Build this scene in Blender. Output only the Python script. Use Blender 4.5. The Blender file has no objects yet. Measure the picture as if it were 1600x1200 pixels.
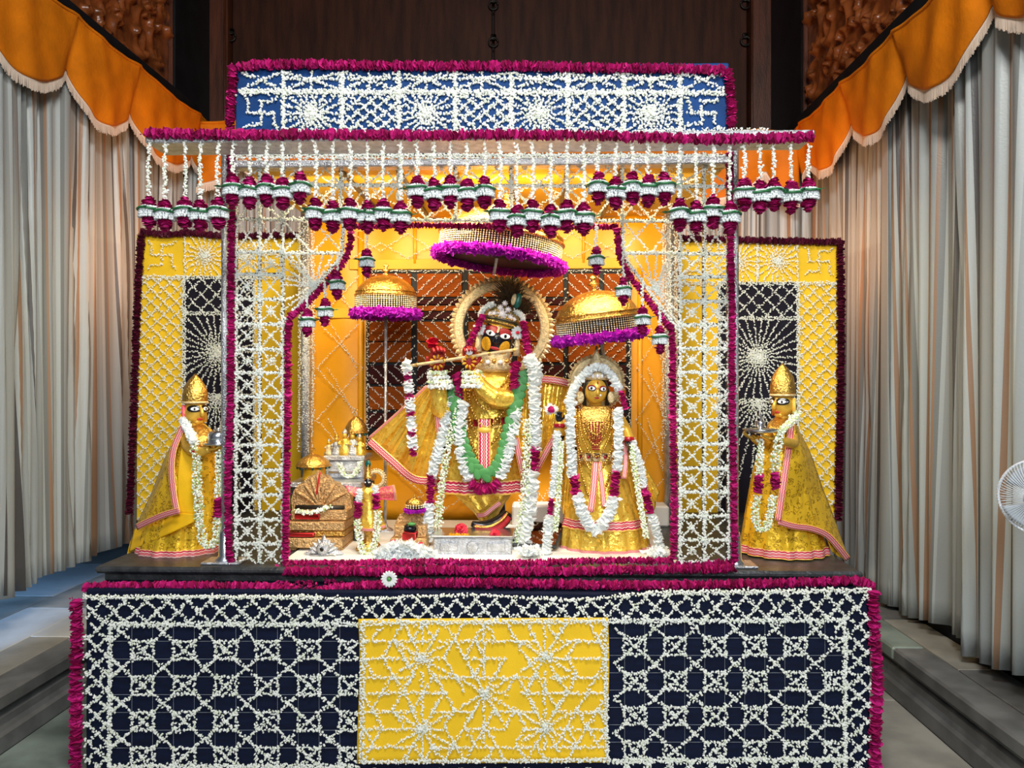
import bpy, math, random
import numpy as np
from mathutils import Vector, Matrix, Euler

# ------------------------------------------------------------------ camera, world, light, exposure
SC = bpy.context.scene
F = 1180.0                       # focal length in pixels of the 1600x1200 frame
CZ = 1.9                         # camera height above the hall floor
YAW = math.atan(33.0 / F)        # the camera is turned a little to the left
cam = bpy.data.cameras.new('camera')
cam.sensor_width = 36.0
cam.lens = F / 1600.0 * 36.0
cam.clip_start = 0.05
camo = bpy.data.objects.new('camera', cam)
SC.collection.objects.link(camo)
camo.location = (0, 0, CZ)
camo.rotation_euler = (math.pi / 2, 0, YAW)
SC.camera = camo

SC.view_settings.view_transform = 'Standard'
SC.view_settings.look = 'None'
SC.view_settings.gamma = 1.0
SC.view_settings.use_curve_mapping = False
SC.view_settings.exposure = 0.0

wd = bpy.data.worlds.new('hall_ambient')
SC.world = wd
wd.use_nodes = True
wd.node_tree.nodes['Background'].inputs[0].default_value = (0.80, 0.90, 1.0, 1)
wd.node_tree.nodes['Background'].inputs[1].default_value = 0.16

def light(name, kind, loc, target, energy, color, size=1.0, size_y=None, spot=None, blend=0.6):
    l = bpy.data.lights.new(name, kind)
    l.energy = energy
    l.color = color
    if kind == 'AREA':
        l.shape = 'RECTANGLE'
        l.size = size
        l.size_y = size_y or size
    else:
        l.shadow_soft_size = size
    if spot:
        l.spot_size = spot
        l.spot_blend = blend
    o = bpy.data.objects.new(name, l)
    SC.collection.objects.link(o)
    o.location = loc
    d = Vector(target) - Vector(loc)
    o.rotation_euler = d.to_track_quat('-Z', 'Y').to_euler()
    return o

light('hall_ceiling_light', 'AREA', (0.3, 0.4, 6.0), (-0.3, 4.0, 1.5), 270, (1.0, 0.97, 0.93), 1.4, 1.0)
light('hall_daylight', 'AREA', (0.8, -3.5, 4.2), (0.0, 4.5, 1.8), 400, (0.88, 0.95, 1.0), 4.0, 2.0)
light('shrine_lamp', 'AREA', (-0.28, 3.92, 2.94), (-0.28, 5.0, 1.4), 70, (1.0, 0.84, 0.56), 2.2, 0.06)
light('shrine_spot_lamp', 'SPOT', (0.35, 4.30, 2.95), (0.10, 4.80, 1.05), 260, (1.0, 0.95, 0.86), 0.03, spot=0.42)
light('corner_lamp_left', 'AREA', (-2.2, 5.9, 3.0), (-3.1, 6.9, 2.9), 20, (1.0, 0.46, 0.20), 1.2, 0.8)
light('corner_lamp_right', 'AREA', (1.5, 5.9, 3.0), (2.3, 6.6, 2.9), 18, (1.0, 0.46, 0.20), 1.2, 0.8)
light('blue_floor_light', 'AREA', (-4.25, 4.7, 1.5), (-3.1, 4.9, 0.3), 34, (0.25, 0.52, 1.0), 1.6, 1.0)  # blue light added behind the left curtain to tint the floor; no opening there

# ------------------------------------------------------------------ helpers
COL = SC.collection
RNG = np.random.default_rng(7)
random.seed(11)
HX, SX = math.cos(YAW), math.sin(YAW)

def W(px, py, Y):
    """photo pixel and depth -> point of the place (numpy)"""
    u = (px - 800.0) / F
    v = (600.0 - py) / F
    t = Y / (HX + u * SX)
    return np.array((t * (-SX + u * HX), Y, CZ + t * v))

def XW(px, Y):
    return W(px, 600, Y)[0]

def ZW(py, Y, px=800):
    return W(px, py, Y)[2]

def YF(py, z):
    """depth at which a level z shows at photo row py"""
    return (CZ - z) * F / (py - 600.0)

WLOC = {}

def thing(name, label, cat, loc=(0, 0, 0), rot=(0, 0, 0), group=None, kind=None):
    o = bpy.data.objects.new(name, None)
    o.empty_display_size = 0.1
    COL.objects.link(o)
    o.location = loc
    o.rotation_euler = rot
    o['label'] = label
    if cat:
        o['category'] = cat
    if group:
        o['group'] = group
    if kind:
        o['kind'] = kind
    WLOC[o.name] = Vector(loc)
    return o

def tag(o, label=None, cat=None, group=None, kind=None):
    if label:
        o['label'] = label
    if cat:
        o['category'] = cat
    if group:
        o['group'] = group
    if kind:
        o['kind'] = kind
    return o

class MB:
    """collects vertices and faces (world coordinates) into one mesh object"""
    def __init__(self):
        self.v = []
        self.f = []
        self.uv = []           # one per vertex
        self.n = 0
    def add(self, V, Fc, UV=None):
        V = np.asarray(V, float).reshape(-1, 3)
        b = self.n
        self.v.append(V)
        self.n += len(V)
        if isinstance(Fc, np.ndarray):
            self.f.append(Fc + b)
        else:
            by = {}
            for q in Fc:
                by.setdefault(len(q), []).append(q)
            for k, l in by.items():
                self.f.append(np.array(l, int).reshape(-1, k) + b)
        self.uv.append(np.asarray(UV, float).reshape(-1, 2) if UV is not None else np.zeros((len(V), 2)))
        return self
    def box(self, x0, x1, y0, y1, z0, z1):
        V = [(x, y, z) for x in (x0, x1) for y in (y0, y1) for z in (z0, z1)]
        return self.add(V, [(0, 1, 3, 2), (4, 6, 7, 5), (0, 4, 5, 1), (2, 3, 7, 6), (0, 2, 6, 4), (1, 5, 7, 3)])
    def bevbox(self, x0, x1, y0, y1, z0, z1, b=0.006):
        xs, ys, zs = (x0, x1), (y0, y1), (z0, z1)
        V = []
        idx = {}
        for i in (0, 1):
            for j in (0, 1):
                for k in (0, 1):
                    for ax in (0, 1, 2):
                        p = [xs[i], ys[j], zs[k]]
                        for a2 in (0, 1, 2):
                            if a2 != ax:
                                p[a2] += b if (i, j, k)[a2] == 0 else -b
                        idx[(i, j, k, ax)] = len(V)
                        V.append(p)
        Fs = []
        for ax in (0, 1, 2):
            o1, o2 = [a for a in (0, 1, 2) if a != ax]
            for s in (0, 1):
                q = []
                for (p1, p2) in ((0, 0), (1, 0), (1, 1), (0, 1)):
                    c = [0, 0, 0]
                    c[ax] = s
                    c[o1] = p1
                    c[o2] = p2
                    q.append(idx[tuple(c) + (ax,)])
                Fs.append(q)
        for ax in (0, 1, 2):
            o1, o2 = [a for a in (0, 1, 2) if a != ax]
            for s1 in (0, 1):
                for s2 in (0, 1):
                    c0 = [0, 0, 0]
                    c0[o1], c0[o2] = s1, s2
                    c1 = list(c0)
                    c1[ax] = 1
                    Fs.append([idx[tuple(c0) + (o1,)], idx[tuple(c0) + (o2,)], idx[tuple(c1) + (o2,)], idx[tuple(c1) + (o1,)]])
        for i in (0, 1):
            for j in (0, 1):
                for k in (0, 1):
                    Fs.append([idx[(i, j, k, a)] for a in (0, 1, 2)])
        return self.add(V, Fs)
    def tube(self, path, r, n=8, caps=True, flat=1.0):
        P = np.asarray(path, float)
        m = len(P)
        R = np.full(m, r) if np.isscalar(r) else np.interp(np.linspace(0, 1, m), np.linspace(0, 1, len(r)), r)
        T = np.gradient(P, axis=0)
        T /= np.linalg.norm(T, axis=1)[:, None] + 1e-12
        up = np.array((0, -1.0, 0)) if abs(T[0][1]) < 0.9 else np.array((0, 0, 1.0))
        V = []
        for i in range(m):
            a = up - T[i] * np.dot(up, T[i])
            a /= np.linalg.norm(a) + 1e-12
            up = a
            b = np.cross(T[i], a)
            for k in range(n):
                th = 2 * math.pi * k / n
                V.append(P[i] + R[i] * (math.cos(th) * a * flat + math.sin(th) * b))
        Fs = []
        for i in range(m - 1):
            for k in range(n):
                Fs.append((i * n + k, i * n + (k + 1) % n, (i + 1) * n + (k + 1) % n, (i + 1) * n + k))
        if caps:
            Fs.append(tuple(range(n))[::-1])
            Fs.append(tuple((m - 1) * n + k for k in range(n)))
        return self.add(V, Fs)
    def lathe(self, prof, c, n=32, sx=1.0, sy=1.0, folds=0, amp=0.0, phase=0.0):
        """prof: (radius, z) from the bottom up"""
        V = []
        for (r, z) in prof:
            for k in range(n):
                th = 2 * math.pi * k / n
                q = r * (1 + amp * math.cos(folds * th + phase))
                V.append((c[0] + q * sx * math.cos(th), c[1] + q * sy * math.sin(th), c[2] + z))
        m = len(prof)
        Fs = []
        for i in range(m - 1):
            for k in range(n):
                Fs.append((i * n + k, i * n + (k + 1) % n, (i + 1) * n + (k + 1) % n, (i + 1) * n + k))
        Fs.append(tuple(range(n))[::-1])
        Fs.append(tuple((m - 1) * n + k for k in range(n)))
        return self.add(V, Fs)
    def ball(self, c, r, M=None, n=16, m=10):
        r = np.array((r, r, r)) if np.isscalar(r) else np.array(r)
        V = [(0, 0, 1.0)]
        for i in range(1, m):
            ph = math.pi * i / m
            for k in range(n):
                th = 2 * math.pi * k / n
                V.append((math.sin(ph) * math.cos(th), math.sin(ph) * math.sin(th), math.cos(ph)))
        V.append((0, 0, -1.0))
        V = np.array(V) * r
        if M is not None:
            V = V @ np.array(M).T
        V = V + np.asarray(c)
        Fs = []
        for k in range(n):
            Fs.append((0, 1 + k, 1 + (k + 1) % n))
            e = len(V) - 1
            b = 1 + (m - 2) * n
            Fs.append((e, b + (k + 1) % n, b + k))
        for i in range(m - 2):
            for k in range(n):
                a = 1 + i * n
                Fs.append((a + k, a + n + k, a + n + (k + 1) % n, a + (k + 1) % n))
        return self.add(V, Fs)
    def prism(self, pts2, y0, y1, axis='Y'):
        """outline (a, b) in XZ pushed along Y (or outline in YZ pushed along X, or XY along Z)"""
        n = len(pts2)
        V = []
        for d in (y0, y1):
            for (a, b) in pts2:
                V.append((a, d, b) if axis == 'Y' else ((d, a, b) if axis == 'X' else (a, b, d)))
        Fs = [tuple(range(n)), tuple(range(2 * n - 1, n - 1, -1))]
        for k in range(n):
            Fs.append((k, (k + 1) % n, n + (k + 1) % n, n + k))
        return self.add(V, Fs)
    def grid(self, G, UV=None):
        """G: (a, b, 3) array of points"""
        a, b, _ = G.shape
        i = np.arange(a * b).reshape(a, b)
        Fc = np.stack([i[:-1, :-1], i[1:, :-1], i[1:, 1:], i[:-1, 1:]], -1).reshape(-1, 4)
        return self.add(G.reshape(-1, 3), Fc, None if UV is None else UV.reshape(-1, 2))
    def build(self, name, mat, parent=None, smooth=True, local=False, kind=None, solid=0.0, angle=None):
        V = np.concatenate(self.v) if self.v else np.zeros((0, 3))
        UV = np.concatenate(self.uv)
        off = np.zeros(3)
        if parent is not None and not local:
            off = np.array(WLOC[parent.name])
        V = V - off
        me = bpy.data.meshes.new(name)
        me.vertices.add(len(V))
        me.vertices.foreach_set('co', V.astype(np.float32).ravel())
        loops = np.concatenate([f.ravel() for f in self.f]).astype(np.int32)
        sizes = np.concatenate([np.full(len(f), f.shape[1]) for f in self.f]).astype(np.int32)
        me.loops.add(len(loops))
        me.loops.foreach_set('vertex_index', loops)
        me.polygons.add(len(sizes))
        st = np.concatenate([[0], np.cumsum(sizes)[:-1]]).astype(np.int32)
        me.polygons.foreach_set('loop_start', st)
        me.polygons.foreach_set('loop_total', sizes)
        if np.any(UV):
            l = me.uv_layers.new(name='UVMap')
            l.data.foreach_set('uv', UV[loops].astype(np.float32).ravel())
        me.update(calc_edges=True)
        me.validate()
        me.polygons.foreach_set('use_smooth', np.full(len(me.polygons), bool(smooth)))
        if angle:
            me.set_sharp_from_angle(angle=math.radians(angle))
        me.materials.append(mat)
        o = bpy.data.objects.new(name, me)
        COL.objects.link(o)
        if parent is not None:
            o.parent = parent
            WLOC[o.name] = WLOC.get(parent.name, Vector((0, 0, 0)))
        else:
            WLOC[o.name] = Vector((0, 0, 0))
        if solid:
            md = o.modifiers.new('thickness', 'SOLIDIFY')
            md.thickness = solid
            md.offset = 0
        if kind:
            o['kind'] = kind
        return o

def rebase(o, loc):
    """put the origin of a top-level mesh at loc without moving it"""
    o.data.transform(Matrix.Translation(-Vector(loc)))
    o.location = loc
    WLOC[o.name] = Vector(loc)
    return o

def copy_tree(o, loc, rot=None, label=None):
    c = o.copy()
    COL.objects.link(c)
    c.location = loc
    if rot is not None:
        c.rotation_euler = rot
    if label:
        c['label'] = label
    for ch in o.children:
        d = ch.copy()
        COL.objects.link(d)
        d.parent = c
        for g in ch.children:
            e = g.copy()
            COL.objects.link(e)
            e.parent = d
    return c

def smoothpath(pts, k=8):
    P = np.asarray(pts, float)
    if len(P) < 3:
        return np.array([P[0] + (P[-1] - P[0]) * t for t in np.linspace(0, 1, k + 1)])
    Q = np.vstack([2 * P[0] - P[1], P, 2 * P[-1] - P[-2]])
    out = []
    for i in range(1, len(Q) - 2):
        for t in np.linspace(0, 1, k, endpoint=False):
            a, b, c, d = Q[i - 1], Q[i], Q[i + 1], Q[i + 2]
            out.append(0.5 * (2 * b + (c - a) * t + (2 * a - 5 * b + 4 * c - d) * t * t + (3 * b - a - 3 * c + d) * t ** 3))
    out.append(Q[-2])
    return np.array(out)

def resample(P, step):
    P = np.asarray(P, float)
    d = np.concatenate([[0], np.cumsum(np.linalg.norm(np.diff(P, axis=0), axis=1))])
    n = max(2, int(d[-1] / step) + 1)
    s = np.linspace(0, d[-1], n)
    return np.stack([np.interp(s, d, P[:, k]) for k in range(3)], 1), s

def buds(segs, step=0.0055, size=0.012, wob=0.005, mb=None, thick=0.34):
    """jasmine buds threaded along straight or bent pieces (lists of 3D points)"""
    C = []
    for s in segs:
        P, _ = resample(s, step)
        C.append(P)
    C = np.concatenate(C)
    n = len(C)
    C = C + RNG.normal(0, wob, (n, 3)) * np.array((1, 0.6, 1))
    A = RNG.normal(0, 1, (n, 3))
    A /= np.linalg.norm(A, axis=1)[:, None]
    B = np.cross(A, RNG.normal(0, 1, (n, 3)))
    B /= np.linalg.norm(B, axis=1)[:, None]
    D = np.cross(A, B)
    L = (size * RNG.uniform(0.35, 0.65, n))[:, None]
    R = (size * thick * RNG.uniform(0.7, 1.2, n))[:, None]
    V = np.stack([C + A * L, C + B * R, C + D * R, C - B * R, C - D * R, C - A * L], 1).reshape(-1, 3)
    f = np.array([(0, 1, 2), (0, 2, 3), (0, 3, 4), (0, 4, 1), (5, 2, 1), (5, 3, 2), (5, 4, 3), (5, 1, 4)])
    Fc = (f[None] + (np.arange(n) * 6)[:, None, None]).reshape(-1, 3)
    mb = mb or MB()
    return mb.add(V, Fc)

def discs(path, r, spacing=0.008, n=9, mb=None, ruff=0.22, tilt=0.25, unit=0.0, flat=1.0):
    """ruffled blossoms pushed onto a thread; r may be a number or a profile along the path"""
    P, s = resample(path, spacing)
    m = len(P)
    T = np.gradient(P, axis=0)
    T /= np.linalg.norm(T, axis=1)[:, None] + 1e-12
    R = np.full(m, r, float) if np.isscalar(r) else np.interp(np.linspace(0, 1, m), np.linspace(0, 1, len(r)), r)
    if unit:
        R = R * (0.80 + 0.26 * np.abs(np.sin(math.pi * s / unit + RNG.uniform(0, 3))))
    N = T + RNG.normal(0, tilt, (m, 3))
    N /= np.linalg.norm(N, axis=1)[:, None]
    A = np.cross(N, RNG.normal(0, 1, (m, 3)))
    A /= np.linalg.norm(A, axis=1)[:, None]
    B = np.cross(N, A)
    th = np.arange(n) * 2 * math.pi / n
    rr = R[:, None] * (1 + RNG.uniform(-ruff, ruff, (m, n)))
    ax = spacing * RNG.uniform(-0.9, 0.9, (m, n))
    ring = P[:, None] + rr[..., None] * (np.cos(th)[None, :, None] * A[:, None] + np.sin(th)[None, :, None] * B[:, None]) + ax[..., None] * N[:, None]
    V = np.concatenate([ring, (P + N * spacing * 1.1)[:, None], (P - N * spacing * 1.1)[:, None]], 1)
    f = []
    for k in range(n):
        f.append((k, (k + 1) % n, n))
        f.append(((k + 1) % n, k, n + 1))
    f = np.array(f)
    Fc = (f[None] + (np.arange(m) * (n + 2))[:, None, None]).reshape(-1, 3)
    mb = mb or MB()
    return mb.add(V.reshape(-1, 3), Fc)

def petals(path, r, step=0.004, size=0.016, per=3, mb=None):
    """loose petals standing out of a thread on all sides (fluffy garland)"""
    P, s = resample(path, step)
    P = np.repeat(P, per, 0)
    n = len(P)
    D = RNG.normal(0, 1, (n, 3))
    D /= np.linalg.norm(D, axis=1)[:, None]
    rr = r if np.isscalar(r) else np.repeat(np.interp(np.linspace(0, 1, n // per), np.linspace(0, 1, len(r)), r), per)[:, None]
    C = P + D * rr * RNG.uniform(0.35, 0.95, (n, 1))
    A = D + RNG.normal(0, 0.5, (n, 3))
    A /= np.linalg.norm(A, axis=1)[:, None]
    B = np.cross(A, RNG.normal(0, 1, (n, 3)))
    B /= np.linalg.norm(B, axis=1)[:, None]
    Nn = np.cross(A, B)
    S = size * RNG.uniform(0.6, 1.2, (n, 1))
    V = np.stack([C - A * S * 0.5, C + B * S * 0.36 + Nn * S * 0.12, C + A * S * 0.6, C - B * S * 0.36 + Nn * S * 0.12], 1).reshape(-1, 3)
    f = np.array([(0, 1, 2), (0, 2, 3)])
    Fc = (f[None] + (np.arange(n) * 4)[:, None, None]).reshape(-1, 3)
    mb = mb or MB()
    return mb.add(V, Fc)

def px_path(pts, Y):
    """list of (px, py[, Y]) -> 3D points"""
    return [W(p[0], p[1], p[2] if len(p) > 2 else Y) for p in pts]

def loft(rows, n=72, folds=0, phase=0.0, sub=5, mb=None, caps=True, skew=0.0):
    """rows of (px, py, depth, half width px, half depth m, fold amount); horizontal elliptical sections"""
    R = smoothpath(rows_to6(rows), sub)
    V = []
    UV = []
    m = len(R)
    for j, (px, py, Y, hw, hd, fa) in enumerate(R):
        c = W(px, py, Y)
        a = hw * Y / F
        for k in range(n):
            th = 2 * math.pi * k / n
            q = 1 + fa * (math.cos(folds * th + phase) * 0.7 + 0.3 * math.cos(folds * 1.7 * th + 1.3 + phase * 2)) if folds else 1.0
            V.append((c[0] + a * q * math.cos(th), c[1] - hd * q * math.sin(th), c[2]))
            UV.append((k / n, j / (m - 1)))
    Fs = []
    for i in range(m - 1):
        for k in range(n):
            Fs.append((i * n + k, i * n + (k + 1) % n, (i + 1) * n + (k + 1) % n, (i + 1) * n + k))
    if caps:
        Fs.append(tuple(range(n))[::-1])
        Fs.append(tuple((m - 1) * n + k for k in range(n)))
    mb = mb or MB()
    return mb.add(V, Fs, UV)

def rows_to6(rows):
    return np.array([tuple(r) + (0.0,) * (6 - len(r)) for r in rows], float)

def sheet(top, bot, nu=40, nv=16, folds=0.0, amp=0.0, phase=0.0, bow=0.0, mb=None, v0=0.0, v1=1.0, lift=0.0):
    """cloth stretched between two 3D lines; pleats run from one to the other"""
    A = smoothpath(top, 10)
    B = smoothpath(bot, 10)
    def rs(P):
        d = np.concatenate([[0], np.cumsum(np.linalg.norm(np.diff(P, axis=0), axis=1))])
        s = np.linspace(0, d[-1], nu)
        return np.stack([np.interp(s, d, P[:, k]) for k in range(3)], 1)
    A, B = rs(A), rs(B)
    v = np.linspace(v0, v1, nv)[None, :, None]
    G = A[:, None] * (1 - v) + B[:, None] * v
    u = np.linspace(0, 1, nu)[:, None]
    vv = np.linspace(v0, v1, nv)[None, :]
    w = amp * (0.35 + 0.65 * vv) * (np.sin(2 * math.pi * folds * u + phase) + 0.35 * np.sin(2 * math.pi * folds * 2.3 * u + 1.1 + phase))
    G[..., 1] += w - bow * np.sin(math.pi * vv) - lift
    UV = np.stack([np.broadcast_to(u, (nu, nv)), np.broadcast_to(vv, (nu, nv))], -1)
    mb = mb or MB()
    return mb.grid(G, UV)

ORD = ['first', 'second', 'third', 'fourth', 'fifth', 'sixth', 'seventh', 'eighth']

# ------------------------------------------------------------------ materials
def _mat(name):
    m = bpy.data.materials.new(name)
    m.use_nodes = True
    nt = m.node_tree
    return m, nt, nt.nodes['Principled BSDF']

def plain(name, col, rough=0.6, metal=0.0, var=0.0, scale=20.0, bump=0.0, bscale=60.0, col2=None, spec=0.5, sheen=0.0, stretch=None, trans=0.0):
    """procedural colour with noise variation and fine relief"""
    m, nt, b = _mat(name)
    b.inputs['Roughness'].default_value = rough
    b.inputs['Metallic'].default_value = metal
    b.inputs['Specular IOR Level'].default_value = spec
    if sheen:
        b.inputs['Sheen Weight'].default_value = sheen
    if trans:
        b.inputs['Transmission Weight'].default_value = trans
    tc = nt.nodes.new('ShaderNodeTexCoord')
    src = tc.outputs['Object']
    if stretch:
        mp = nt.nodes.new('ShaderNodeMapping')
        mp.inputs['Scale'].default_value = stretch
        nt.links.new(src, mp.inputs['Vector'])
        src = mp.outputs['Vector']
    if var or col2:
        c2 = col2 or tuple(max(0.0, c * (1 - var)) for c in col)
        nz = nt.nodes.new('ShaderNodeTexNoise')
        nz.inputs['Scale'].default_value = scale
        nz.inputs['Detail'].default_value = 6
        nt.links.new(src, nz.inputs['Vector'])
        rp = nt.nodes.new('ShaderNodeValToRGB')
        rp.color_ramp.elements[0].position = 0.36
        rp.color_ramp.elements[1].position = 0.64
        rp.color_ramp.elements[0].color = (*c2, 1)
        rp.color_ramp.elements[1].color = (*col, 1)
        nt.links.new(nz.outputs['Fac'], rp.inputs['Fac'])
        nt.links.new(rp.outputs['Color'], b.inputs['Base Color'])
    else:
        b.inputs['Base Color'].default_value = (*col, 1)
    if bump:
        n2 = nt.nodes.new('ShaderNodeTexNoise')
        n2.inputs['Scale'].default_value = bscale
        n2.inputs['Detail'].default_value = 4
        nt.links.new(src, n2.inputs['Vector'])
        bp = nt.nodes.new('ShaderNodeBump')
        bp.inputs['Strength'].default_value = bump
        bp.inputs['Distance'].default_value = 0.01
        nt.links.new(n2.outputs['Fac'], bp.inputs['Height'])
        nt.links.new(bp.outputs['Normal'], b.inputs['Normal'])
    return m

def island(name, cols, rough=0.7, sub=0.0, spec=0.3, tl=0.0):
    """every petal or bud takes its own colour out of the ramp"""
    m, nt, b = _mat(name)
    b.inputs['Roughness'].default_value = rough
    b.inputs['Specular IOR Level'].default_value = spec
    g = nt.nodes.new('ShaderNodeNewGeometry')
    rp = nt.nodes.new('ShaderNodeValToRGB')
    while len(rp.color_ramp.elements) < len(cols):
        rp.color_ramp.elements.new(0.5)
    for i, c in enumerate(cols):
        rp.color_ramp.elements[i].position = i / (len(cols) - 1)
        rp.color_ramp.elements[i].color = (*c, 1)
    nt.links.new(g.outputs['Random Per Island'], rp.inputs['Fac'])
    nt.links.new(rp.outputs['Color'], b.inputs['Base Color'])
    if tl:
        tb_ = nt.nodes.new('ShaderNodeBsdfTranslucent')
        nt.links.new(rp.outputs['Color'], tb_.inputs['Color'])
        mx = nt.nodes.new('ShaderNodeMixShader')
        mx.inputs[0].default_value = tl
        nt.links.new(b.outputs[0], mx.inputs[1])
        nt.links.new(tb_.outputs[0], mx.inputs[2])
        nt.links.new(mx.outputs[0], nt.nodes['Material Output'].inputs['Surface'])
    return m

def brocade(name, col, motif, scale=26.0, metal=0.35, rough=0.32, ring=(0.20, 0.30), bump=0.35):
    """shining gold cloth with a woven scroll motif"""
    m, nt, b = _mat(name)
    b.inputs['Roughness'].default_value = rough
    b.inputs['Metallic'].default_value = metal
    tc = nt.nodes.new('ShaderNodeTexCoord')
    nz = nt.nodes.new('ShaderNodeTexNoise')
    nz.inputs['Scale'].default_value = scale * 0.8
    nt.links.new(tc.outputs['Object'], nz.inputs['Vector'])
    mx = nt.nodes.new('ShaderNodeMix')
    mx.data_type = 'RGBA'
    mx.inputs['Factor'].default_value = 0.06
    nt.links.new(tc.outputs['Object'], mx.inputs[6])
    nt.links.new(nz.outputs['Color'], mx.inputs[7])
    vo = nt.nodes.new('ShaderNodeTexVoronoi')
    vo.inputs['Scale'].default_value = scale
    nt.links.new(mx.outputs[2], vo.inputs['Vector'])
    rp = nt.nodes.new('ShaderNodeValToRGB')
    e = rp.color_ramp.elements
    e[0].position = ring[0]
    e[0].color = (*col, 1)
    e[1].position = ring[1] + 0.12
    e[1].color = (*col, 1)
    k = e.new((ring[0] + ring[1]) / 2)
    k.color = (*motif, 1)
    k2 = e.new(ring[1])
    k2.color = (*motif, 1)
    nt.links.new(vo.outputs['Distance'], rp.inputs['Fac'])
    nt.links.new(rp.outputs['Color'], b.inputs['Base Color'])
    n2 = nt.nodes.new('ShaderNodeTexNoise')
    n2.inputs['Scale'].default_value = 20
    n2.inputs['Detail'].default_value = 5
    nt.links.new(tc.outputs['Object'], n2.inputs['Vector'])
    bp = nt.nodes.new('ShaderNodeBump')
    bp.inputs['Strength'].default_value = bump
    bp.inputs['Distance'].default_value = 0.02
    nt.links.new(n2.outputs['Fac'], bp.inputs['Height'])
    nt.links.new(bp.outputs['Normal'], b.inputs['Normal'])
    return m

def uvbands(name, stops, axis=1, rough=0.5, metal=0.0, repeat=1.0, wave=0.0, sheen=0.0, bump=0.0, sub=None):
    """woven bands along the cloth's own u or v"""
    m, nt, b = _mat(name)
    b.inputs['Roughness'].default_value = rough
    b.inputs['Metallic'].default_value = metal
    if sheen:
        b.inputs['Sheen Weight'].default_value = sheen
    uv = nt.nodes.new('ShaderNodeUVMap')
    sp = nt.nodes.new('ShaderNodeSeparateXYZ')
    nt.links.new(uv.outputs['UV'], sp.inputs[0])
    out = sp.outputs[axis]
    if wave:
        s = nt.nodes.new('ShaderNodeMath')
        s.operation = 'MULTIPLY'
        s.inputs[1].default_value = 300.0
        nt.links.new(sp.outputs[1 - axis], s.inputs[0])
        si = nt.nodes.new('ShaderNodeMath')
        si.operation = 'SINE'
        nt.links.new(s.outputs[0], si.inputs[0])
        ma = nt.nodes.new('ShaderNodeMath')
        ma.operation = 'MULTIPLY_ADD'
        ma.inputs[1].default_value = wave
        nt.links.new(si.outputs[0], ma.inputs[0])
        nt.links.new(out, ma.inputs[2])
        out = ma.outputs[0]
    if repeat != 1.0:
        mu = nt.nodes.new('ShaderNodeMath')
        mu.operation = 'MULTIPLY'
        mu.inputs[1].default_value = repeat
        nt.links.new(out, mu.inputs[0])
        fr = nt.nodes.new('ShaderNodeMath')
        fr.operation = 'FRACT'
        nt.links.new(mu.outputs[0], fr.inputs[0])
        out = fr.outputs[0]
    rp = nt.nodes.new('ShaderNodeValToRGB')
    rp.color_ramp.interpolation = 'CONSTANT' if not sub else sub
    e = rp.color_ramp.elements
    while len(e) < len(stops):
        e.new(0.5)
    for i, (p, c) in enumerate(stops):
        e[i].position = p
        e[i].color = (*c, 1)
    nt.links.new(out, rp.inputs['Fac'])
    nt.links.new(rp.outputs['Color'], b.inputs['Base Color'])
    if bump:
        n2 = nt.nodes.new('ShaderNodeTexNoise')
        n2.inputs['Scale'].default_value = 90
        tc = nt.nodes.new('ShaderNodeTexCoord')
        nt.links.new(tc.outputs['Object'], n2.inputs['Vector'])
        bp = nt.nodes.new('ShaderNodeBump')
        bp.inputs['Strength'].default_value = bump
        bp.inputs['Distance'].default_value = 0.01
        nt.links.new(n2.outputs['Fac'], bp.inputs['Height'])
        nt.links.new(bp.outputs['Normal'], b.inputs['Normal'])
    return m

M = {}
M['navy'] = plain('navy_cloth', (0.0035, 0.007, 0.026), 0.75, 0, 0.35, 9, 0.15, 200, spec=0.15, stretch=(1, 1, 6))
M['blue'] = plain('royal_blue_cloth', (0.003, 0.040, 0.16), 0.7, 0, 0.3, 8, 0.15, 200, spec=0.2)
M['yellow'] = plain('yellow_cloth', (0.80, 0.50, 0.015), 0.65, 0, 0.12, 5, 0.12, 150, spec=0.25)
M['saffron'] = plain('saffron_satin', (0.85, 0.36, 0.004), 0.45, 0, 0.12, 4, 0.1, 60)
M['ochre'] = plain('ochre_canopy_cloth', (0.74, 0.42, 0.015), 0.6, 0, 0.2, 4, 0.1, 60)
M['blackcloth'] = plain('black_cloth', (0.010, 0.008, 0.016), 0.75, 0, 0.3, 10, 0.1, 150, spec=0.15)
M['jasmine'] = island('jasmine_buds', [(0.84, 0.88, 0.72), (0.95, 0.97, 0.92), (0.98, 0.99, 0.96), (0.96, 0.96, 0.90)], 0.8, tl=0.35)
M['greenbud'] = island('green_white_buds', [(0.35, 0.50, 0.10), (0.85, 0.88, 0.75), (0.92, 0.94, 0.88), (0.55, 0.66, 0.25)], 0.6)
M['petal'] = island('white_petals', [(0.86, 0.90, 0.90), (0.95, 0.97, 0.97), (0.90, 0.94, 0.93)], 0.8, tl=0.4)
M['rose'] = island('magenta_rose_petals', [(0.16, 0.001, 0.035), (0.40, 0.002, 0.10), (0.62, 0.014, 0.22), (0.30, 0.001, 0.075)], 0.7, tl=0.25)
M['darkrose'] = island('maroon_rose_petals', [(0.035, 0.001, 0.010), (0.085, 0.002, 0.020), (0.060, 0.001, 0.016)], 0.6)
M['redrose'] = island('red_rose_petals', [(0.42, 0.002, 0.018), (0.62, 0.004, 0.03), (0.32, 0.001, 0.02)], 0.5)
M['leaf'] = island('green_leaves', [(0.035, 0.17, 0.045), (0.07, 0.26, 0.07), (0.05, 0.20, 0.055)], 0.5)
M['tie'] = plain('green_tie', (0.02, 0.16, 0.05), 0.5, 0, 0.4, 60)
M['thread'] = plain('cotton_thread', (0.55, 0.60, 0.66), 0.7, 0, 0.2, 80)
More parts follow.
